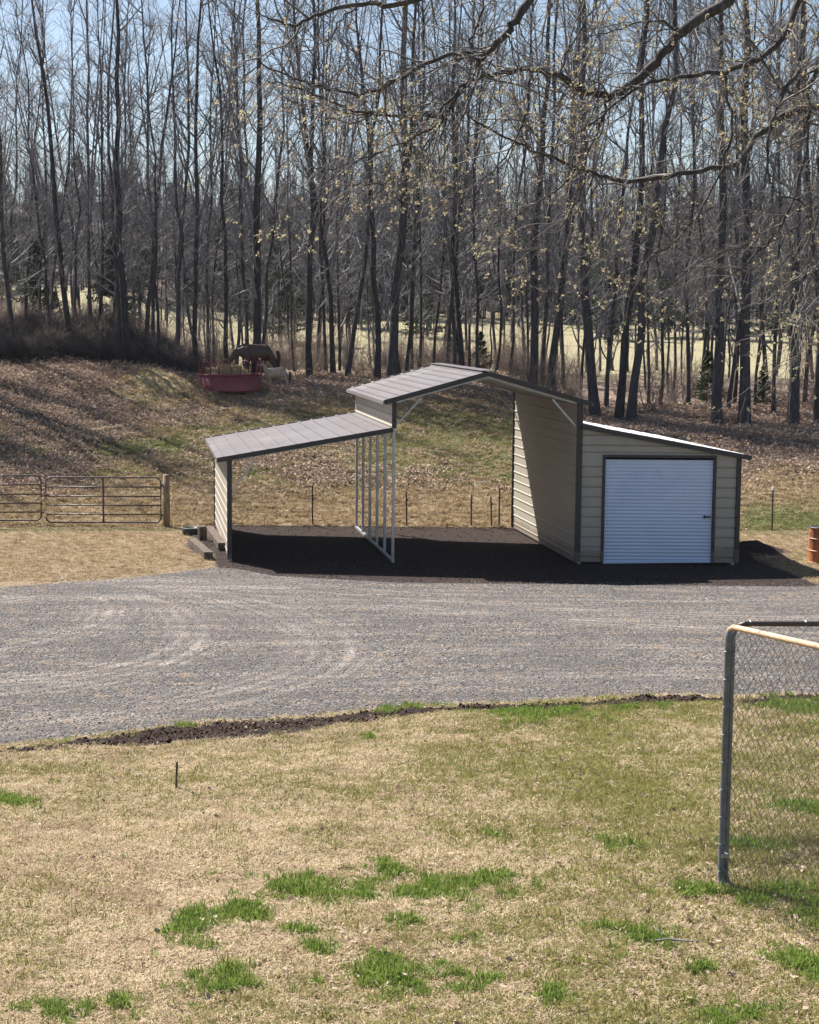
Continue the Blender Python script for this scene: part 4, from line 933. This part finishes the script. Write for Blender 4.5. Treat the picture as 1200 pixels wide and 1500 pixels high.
def lawn_points(n, y0, y1):
    Y = y0 + (y1 - y0) * rg.random(n); X = -.105 * Y - .3 + (.55 * Y + .7) * rg.random(n); return X, Y
Xs, Ys = [], []
for (n, a, b_) in ((16000, 6, 11), (22000, 11, 15.5), (30000, 15.5, 22.3)): x, y = lawn_points(n, a, b_); Xs.append(x); Ys.append(y)
X = np.concatenate(Xs); Y = np.concatenate(Ys)
ok = (Y < edge_near(X) + .05) & (rg.random(len(X)) > soil_mask(X, Y) * 1.15); X, Y = X[ok], Y[ok]
gc = green_clump(X, Y); gm = green_mask(X, Y) + rg.normal(size=len(X)) * .16
idx = np.where(gm > .42, rg.integers(3, 5, len(X)), rg.integers(0, 3, len(X))); isg = rg.random(len(X)) < np.clip(gc ** .8 * .85 + .006, 0, 1); idx = np.where(isg, rg.integers(5, 7, len(X)), idx)
scl = rg.uniform(.7, 1.25, len(X)) * np.where(isg, rg.uniform(.45, 1.1, len(X)) * (.7 + .4 * gc), 1) * np.interp(Y, [7, 12, 22], [.95, 1.1, 1.25])
ry = np.stack([rg.normal(size=len(X)) * .12 - .155, rg.normal(size=len(X)) * .12, rg.uniform(0, 6.28, len(X))], 1)
scatter('lawn_grass', np.stack([X, Y, zf(X, Y) - .003], 1), ry, scl, idx, tp, label='dry tan lawn grass with scattered bright green clumps', cat='grass')
# pasture grass and fallen leaves
def leaf_litter(seed, nb, size, spread):
    r = np.random.default_rng(seed); c = np.stack([r.normal(size=nb) * spread, r.normal(size=nb) * spread, r.random(nb) * .05], 1); d = r.normal(size=(nb, 3)); d[:, 2] *= .5; d /= np.linalg.norm(d, axis=1, keepdims=True)
    n = np.cross(d, np.array([0, 0, 1]) + r.normal(size=(nb, 3)) * .5); n /= np.linalg.norm(n, axis=1, keepdims=True); L = size * (.6 + .8 * r.random(nb))[:, None]
    V = np.stack([c, c + d * L * .5 + n * L * .35, c + d * L, c + d * L * .5 - n * L * .35], 1).reshape(-1, 3); return npmesh('leaf', V, np.arange(nb * 4).reshape(-1, 4))
M_litter = leafmat('leaf_litter', [(.3, (.12, .08, .06)), (.5, (.32, .24, .19)), (.7, (.55, .45, .37))], 8, .15)
M_pdead = leafmat('pasture_dead', [(.3, (.14, .095, .055)), (.5, (.33, .25, .15)), (.72, (.52, .43, .28))], 6, .30)
M_pgrn = leafmat('pasture_green', [(.3, (.075, .078, .03)), (.5, (.155, .165, .06)), (.72, (.30, .31, .13))], 6, .35)
pp = [template('p0', tuft(11, 30, .12, .014, (.5, 1.45), .14), M_pdead), template('p1', tuft(12, 26, .15, .014, (.4, 1.4), .14), M_pdead), template('p2', tuft(13, 30, .10, .012, (.3, 1.2), .13), M_pgrn),
      template('p3', leaf_litter(14, 34, .075, .20), M_litter), template('p4', leaf_litter(15, 30, .085, .22), M_litter)]
n = 60000; Y = 33 + 31 * rg.random(n) ** 1.0; X = -.105 * Y - .5 + (.56 * Y + 1) * rg.random(n)
mk = masks(X, Y); ok = (Y > edge_far(X) + .1) & (mk['m_soil'] < .45); X, Y = X[ok], Y[ok]; mk = {a: b_[ok] for a, b_ in mk.items()}
lf = mk['m_leaf'] + rg.normal(size=len(X)) * .2 > .5; gr = mk['m_green'] + rg.normal(size=len(X)) * .22 > .44
idx = np.where(gr, 2, rg.integers(0, 2, len(X))); idx = np.where(lf & (rg.random(len(X)) < .85), rg.integers(3, 5, len(X)), idx)
scl = rg.uniform(.6, 1.2, len(X)) * np.where(Y < 42, .6, 1)
scatter('pasture_grass', np.stack([X, Y, zf(X, Y) - .01], 1), np.stack([rg.normal(size=len(X)) * .15 + .12, rg.normal(size=len(X)) * .15, rg.uniform(0, 6.28, len(X))], 1), scl, idx, pp, label='rough pasture grass and fallen leaves behind the barn', cat='grass')
lt = [template('l0', leaf_litter(30, 3, .05, .10), M_litter), template('l1', leaf_litter(31, 2, .06, .12), M_litter)]
n = 2600; X, Y = lawn_points(n, 6, 22); pxx_ = 229 + 2333 * X / Y; ok = rg.random(n) < .35 + .65 * np.exp(-((pxx_ - 1120) / 110) ** 2 - ((Y - 10.5) / 1.2) ** 2); X, Y = X[ok], Y[ok]
scatter('fallen_leaves', np.stack([X, Y, zf(X, Y) + .02], 1), np.stack([X * 0, X * 0, rg.uniform(0, 6.28, len(X))], 1), rg.uniform(.4, .85, len(X)), rg.integers(0, 2, len(X)), lt, label='dry brown leaves blown over the lawn', cat='leaves')
# loose stones on the driveway and clods in the ditch
def stone(seed):
    bm = bmesh.new(); bmesh.ops.create_icosphere(bm, subdivisions=1, radius=1); r = random.Random(seed)
    for v in bm.verts: v.co = Vector((v.co.x * r.uniform(.7, 1.2), v.co.y * r.uniform(.7, 1.2), v.co.z * r.uniform(.4, .7)))
    me = bpy.data.meshes.new('stone'); bm.to_mesh(me); bm.free(); return me
M_stone = leafmat('gravel_stones', [(.3, (.08, .074, .07)), (.5, (.175, .16, .152)), (.72, (.36, .33, .30))], 25, 0)
M_clod = leafmat('soil_clods', [(.3, (.03, .02, .016)), (.5, (.07, .048, .036)), (.75, (.15, .105, .08))], 12, 0)
st = [template(f'r{i}', stone(i), M_stone) for i in range(3)]
n = 26000; Y = 19.5 + 15.5 * rg.random(n) ** 1.1; X = -.105 * Y - .5 + (.56 * Y + 1) * rg.random(n); ok = (Y > edge_near(X) - .05) & (Y < edge_far(X) + .3); X, Y = X[ok], Y[ok]
scatter('loose_gravel', np.stack([X, Y, zf(X, Y) + .001], 1), rg.uniform(0, 6.28, (len(X), 3)) * np.array([.1, .1, 1]), rg.uniform(.008, .022, len(X)), rg.integers(0, 3, len(X)), st, label='loose grey stones over the gravel driveway', cat='gravel')
sc_ = [template(f'c{i}', stone(10 + i), M_clod) for i in range(3)]
n = 9000; X = rg.uniform(-4, 12, n); Y = edge_near(X) + rg.uniform(-1.3, .4, n); ok = rg.random(n) < soil_mask(X, Y); Xa, Ya = X[ok], Y[ok]
n = 2600; X = rg.uniform(.6, 15.4, n); Y = rg.uniform(33, 42, n); ok = (masks(X, Y)['m_soil'] > .6); Xb, Yb = X[ok], Y[ok]
X = np.concatenate([Xa, Xb]); Y = np.concatenate([Ya, Yb])
scatter('soil_clods', np.stack([X, Y, zf(X, Y)], 1), rg.uniform(0, 6.28, (len(X), 3)), rg.uniform(.008, .032, len(X)) * np.where(Y > 30, 1.0, 1), rg.integers(0, 3, len(X)), sc_, label='dark clods of bare soil in the ditch and barn pad', cat='soil')
# a broken twig on the lawn by the fence
p = ground(985, 1388); tw = empty('fallen_stick', p + Vector((0, 0, .02)), 0, label='small broken stick lying on the lawn left of the chain-link panel', cat='stick')
MB().tube([(-.13, .02, .0), (-.03, .0, .02), (.06, -.02, .015), (.15, -.05, .02)], [.004, .006, .006, .003], 6).build('stem', M_twig, tw, True)
MB().tube([(-.03, 0, .02), (-.07, .05, .05), (-.09, .12, .06)], [.004, .003, .002], 5).build('side_twig', M_twig, tw, True)

# ------------------------------------------------------------------ air
M_air = bpy.data.materials.new('air'); M_air.use_nodes = True; nt = M_air.node_tree; nt.nodes.clear()
o_ = nt.nodes.new('ShaderNodeOutputMaterial'); v_ = nt.nodes.new('ShaderNodeVolumePrincipled'); v_.inputs['Color'].default_value = (.86, .88, 1, 1); v_.inputs['Density'].default_value = .00012; v_.inputs['Anisotropy'].default_value = .3
nt.links.new(v_.outputs[0], o_.inputs['Volume'])
MB().box((40, 230, 28), (1500, 620, 64)).build('haze', M_air, None, kind='stuff', label='thin bluish air haze over the whole place', cat='haze')
